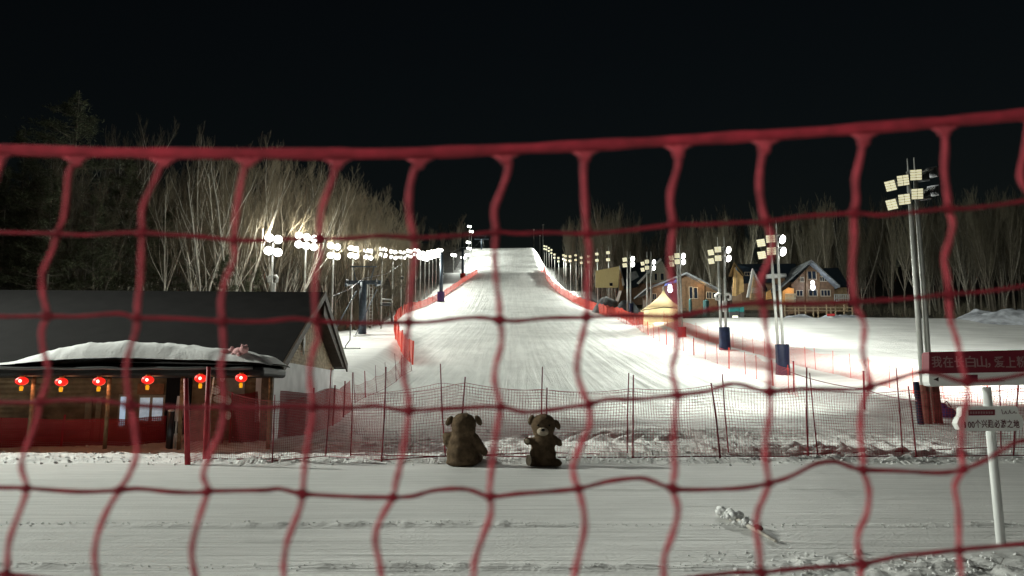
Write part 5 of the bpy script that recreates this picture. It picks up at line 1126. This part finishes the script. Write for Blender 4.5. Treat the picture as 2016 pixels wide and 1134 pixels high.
for i, (hg, st_, sp_, nb, up) in enumerate(((18, 3, .72, 8, .6), (19, 1, .8, 24, .6), (17, 2, .85, 14, .55), (16, 1, .95, 28, .5), (20, 2, .68, 10, .65), (15, 4, .8, 9, .55))):
    PROT['L%d' % i] = make_tree(*bare_tree(100+i, hg, st_, sp_, nb, up), BARK if i in (0, 4) else BARK2, TWIG, 'birch_tree' if i in (0, 4) else 'bare_tree')
for i, (hg, st_, sp_, nb, up) in enumerate(((18, 1, .55, 22, .8), (20, 1, .5, 20, .9), (17, 2, .6, 12, .8), (19, 1, .65, 24, .7))):
    PROT['R%d' % i] = make_tree(*bare_tree(200+i, hg, st_, sp_, nb, up), BARK3 if i in (1, 2) else BARK2, TWIG_D, 'birch_tree' if i in (1, 2) else 'bare_tree')
for i, (hg, wd, ti, fl) in enumerate(((24, 5.6, 84, 1.1), (15, 3.0, 60, .8))):
    tr, lb_, cr = conifer(300+i, hg, wd, ti, fl)
    o = bpy.data.objects.new('pine_tree', None); COL.objects.link(o); o['category'] = 'tree'; t_ = tr.build('trunk', BARK2, o, smooth=True); lb_.build('limb', BARK2, t_); cr.build('crown', NEEDLE, o); PROT['P%d' % i] = o
used = set()
def place(key, x, y, s, label, group=None, rz=None, tilt=0.0, zoff=0.0):
    o = PROT[key]
    if key in used: o = copy_tree(o)
    used.add(key)
    o.location = (x, y, H(x, y)+zoff); o.scale = (s*random.uniform(.9, 1.1), s*random.uniform(.9, 1.1), s); o.rotation_euler = (random.gauss(0, .02)+tilt, random.gauss(0, .025), random.random()*6.28 if rz is None else rz)
    o['label'] = label
    if group: o['group'] = group
    return o
RR = random.Random(5)
def jit(a): return RR.uniform(-a, a)
# left wood: tall leafless crowns just behind the floodlight row
def top_scale(px, py, Y_, hg):   # how tall the crown that tops out at this height there must be
    c = W(px, py, Y_); return max(.35, (c.z-H(c.x, Y_))/hg), c
GLW = 'bare trees behind the left floodlights'
crowns = [(325, 330, 62, 'L0'), (372, 318, 66, 'L2'), (404, 308, 60, 'L0'), (432, 292, 64, 'L4'), (462, 275, 68, 'L4'), (486, 288, 63, 'L0'), (512, 300, 70, 'L1'), (540, 297, 74, 'L3'), (566, 305, 72, 'L4'), (590, 306, 82, 'L1'), (612, 310, 78, 'L3'), (640, 322, 88, 'L0'), (668, 340, 94, 'L3'), (690, 352, 100, 'L1'), (712, 362, 98, 'L5'), (735, 372, 108, 'L3'), (756, 385, 114, 'L1'), (776, 402, 122, 'L3'), (790, 418, 132, 'L5'), (804, 440, 142, 'L3'),
          (350, 345, 76, 'L1'), (395, 330, 80, 'L3'), (450, 315, 84, 'L1'), (500, 315, 88, 'L3'), (550, 320, 92, 'L5'), (600, 325, 96, 'L3'), (650, 345, 108, 'L1'), (700, 370, 118, 'L3'), (745, 390, 128, 'L1'), (630, 330, 84, 'L2'), (575, 315, 86, 'L0'), (525, 305, 78, 'L2'), (470, 300, 74, 'L2'), (415, 305, 70, 'L4'), (680, 350, 106, 'L5'), (725, 378, 116, 'L5'), (765, 405, 132, 'L5')]
HG = {'L0': 18, 'L1': 19, 'L2': 17, 'L3': 16, 'L4': 20, 'L5': 15}
for i, (px_, py_, Y_, k) in enumerate(crowns):
    s_, c = top_scale(px_, py_+(46 if px_ < 660 else 26), Y_, HG[k]); pale = k in ('L0', 'L4')
    place(k, c.x, Y_, s_*1.0, ('pale stemmed leafless birch behind the left floodlight row' if pale else 'grey brushy crowned leafless tree behind the left floodlight row'), GLW)
for i in range(46):
    Y_ = RR.uniform(62, 150); px_ = RR.uniform(300, 800); lim = np.interp(px_, [300, 400, 600, 800], [400, 360, 370, 460])
    s_, c = top_scale(px_, lim+RR.uniform(0, 70), Y_, 17)
    if c.x > np.interp(Y_, [60, 150], [-23, -22.5]): continue
    k = 'L%d' % RR.randrange(6); pale = k in ('L0', 'L4'); place(k, c.x, Y_, s_, ('pale stemmed leafless birch behind the left floodlight row' if pale else 'grey brushy crowned leafless tree behind the left floodlight row'), GLW)
# dim trees further left
for i in range(26):
    px_ = RR.uniform(-160, 330); Y_ = RR.uniform(58, 95); s_, c = top_scale(px_, RR.uniform(310, 400), Y_, 17)
    place('L%d' % RR.choice((0, 2, 4, 5)), c.x, Y_, s_, 'dim leafless birch in the dark wood over the hut roof', 'dim birches in the dark wood')
# the pine rising above the netting and lesser evergreens under it
s_, c = top_scale(158, 178, 60, 24); place('P0', c.x, 60, s_, 'tallest broad evergreen pine, rising above the top rope')
s_, c = top_scale(60, 255, 64, 24); place('P0', c.x, 64, s_, 'dark evergreen pine left of the tallest one')
for i, (px_, py_, Y_) in enumerate(((250, 300, 68), (20, 330, 58), (110, 360, 55), (205, 380, 58), (290, 390, 62), (330, 410, 66), (440, 500, 58), (-60, 300, 62), (410, 470, 72), (500, 505, 66))):
    s_, c = top_scale(px_, py_, Y_, 15); place('P1', c.x, Y_, s_, 'dark evergreen conifer in the wood over the hut roof', 'dark conifers over the hut roof')
# trees up the left of the run
for i in range(34):
    Y_ = RR.uniform(190, 430); x = -RR.uniform(25, 70) if Y_ < 380 else -RR.uniform(24, 60); place('L%d' % RR.choice((1, 3, 5)), x, Y_, RR.uniform(.55, .85), 'small distant leafless tree beside the upper run', 'distant trees left of the upper run')
# right hillside wood
GR = 'bare trees on the hillside behind the lodges'
n = 0
for i in range(400):
    Y_ = 136+110*RR.random()**1.6; px_ = RR.uniform(1290, 2160); c = W(px_, 600, Y_)
    if Y_ < 165 and px_ < 1330: continue
    lim = np.interp(px_, [1290, 1400, 1500, 1700, 2016, 2160], [452, 436, 420, 412, 396, 390]); k = 'R%d' % RR.randrange(4); hg = (18, 20, 17, 19)[int(k[1])]
    s_ = (W(px_, lim+12+RR.uniform(0, 45)*(1 if RR.random() < .8 else 0), Y_).z-H(c.x, Y_))/hg
    if s_ < .45: s_ = .45
    pale = k in ('R1', 'R2'); place(k, c.x, Y_, s_, 'slender pale stemmed birch on the dark hillside behind the lodges' if pale else 'slender dim bare tree on the dark hillside behind the lodges', GR); n += 1
    if n >= 190: break
for i in range(64):
    px_ = RR.uniform(1078, 1300); Y_ = RR.uniform(170, 360) if px_ < 1180 else RR.uniform(165, 260); c = W(px_, 600, Y_)
    if c.x < 24: c.x = 24+RR.random()*4
    lim = np.interp(px_, [1075, 1100, 1130, 1180, 1240, 1300], [455, 418, 420, 440, 455, 452]); k = 'R%d' % RR.randrange(4)
    s_ = (W(px_, lim+RR.uniform(0, 35), Y_).z-H(c.x, Y_))/18.5; s_ = min(max(s_, .5), 1.3)
    place(k, c.x, Y_, s_, 'slender tree in the wood behind the barn and slim lamp poles', 'bare trees behind the barn')
# brushwood on the wood floor: nobody could count it
def brush(name, label, spots, m):
    mb = MB()
    for (x, y, h, cnt) in spots:
        z = H(x, y)
        for k in range(cnt):
            a = RR.random()*2*PI; d = Vector((math.cos(a)*RR.uniform(.1, .7), math.sin(a)*RR.uniform(.1, .7), 1)); p0 = Vector((x+RR.gauss(0, .7), y+RR.gauss(0, .7), z-.05)); l = h*RR.uniform(.4, 1.1)
            p1 = p0+d*l*.55; p2 = p1+(d+Vector((RR.gauss(0, .4), RR.gauss(0, .4), 0)))*l*.45; mb.tube([p0, p1, p2], [.016, .012, .007], 3, cap=False)
            for _ in range(3):
                q = p0.lerp(p2, RR.uniform(.3, .9)); mb.tube([q, q+Vector((RR.gauss(0, .45), RR.gauss(0, .45), RR.uniform(.2, .7)))*l*.35], [.010, .005], 3, cap=False)
    return tag(mb.build(name, m), label, 'brushwood', kind='stuff')
sp_ = []
for i in range(520):
    y = RR.uniform(52, 175); sp_.append((np.interp(y, [52, 75, 115, 150, 175], [-30, -22.3, -21.3, -21.8, -21.5])-RR.random()**1.8*16, y, RR.uniform(1.5, 4.5), 12))
brush('brushwood', 'tangled leafless brushwood at the foot of the left floodlight row', sp_, TWIG)
sp_ = []
for i in range(150):
    y = RR.uniform(103.5, 108); sp_.append((W(RR.uniform(1262, 1545), 600, y).x, y, RR.uniform(1.2, 2.4), 12))
brush('brushwood', 'dark tangled brush and stacked clutter along the far edge of the snow field', sp_, mat('dark_brush', (.05, .046, .038), .9, var=.4))
sp_ = []
for i in range(420):
    y = RR.uniform(104, 170); x = RR.uniform(24, 135) if y > 124 else RR.uniform(27, 110); sp_.append((x, y if y > 124 or x > 62 else RR.uniform(124, 150), RR.uniform(1.2, 3.2), 9))
brush('brushwood', 'dark brushwood round the lodges and along the hillside foot', sp_, TWIG_D)

# ------------------------------------------------------------------ night sky and render set-up
wd = bpy.data.worlds.new('World'); SC.world = wd; wd.use_nodes = True; nt = wd.node_tree
sky = nt.nodes.new('ShaderNodeTexSky'); sky.sky_type = 'NISHITA'; sky.sun_disc = False; sky.sun_elevation = math.radians(3); sky.sun_rotation = math.radians(200); sky.altitude = 800
bg = nt.nodes['Background']; bg.inputs[1].default_value = .0023
nt.links.new(sky.outputs[0], bg.inputs[0])
SC.view_settings.view_transform = 'Standard'; SC.view_settings.look = 'None'; SC.view_settings.exposure = 0; SC.view_settings.gamma = 1
cy = SC.cycles; cy.use_denoising = True; cy.max_bounces = 6; cy.diffuse_bounces = 3; cy.glossy_bounces = 2; cy.transparent_max_bounces = 16; cy.sample_clamp_indirect = 3; cy.sample_clamp_direct = 0; cy.use_light_tree = True; cy.caustics_reflective = False; cy.caustics_refractive = False
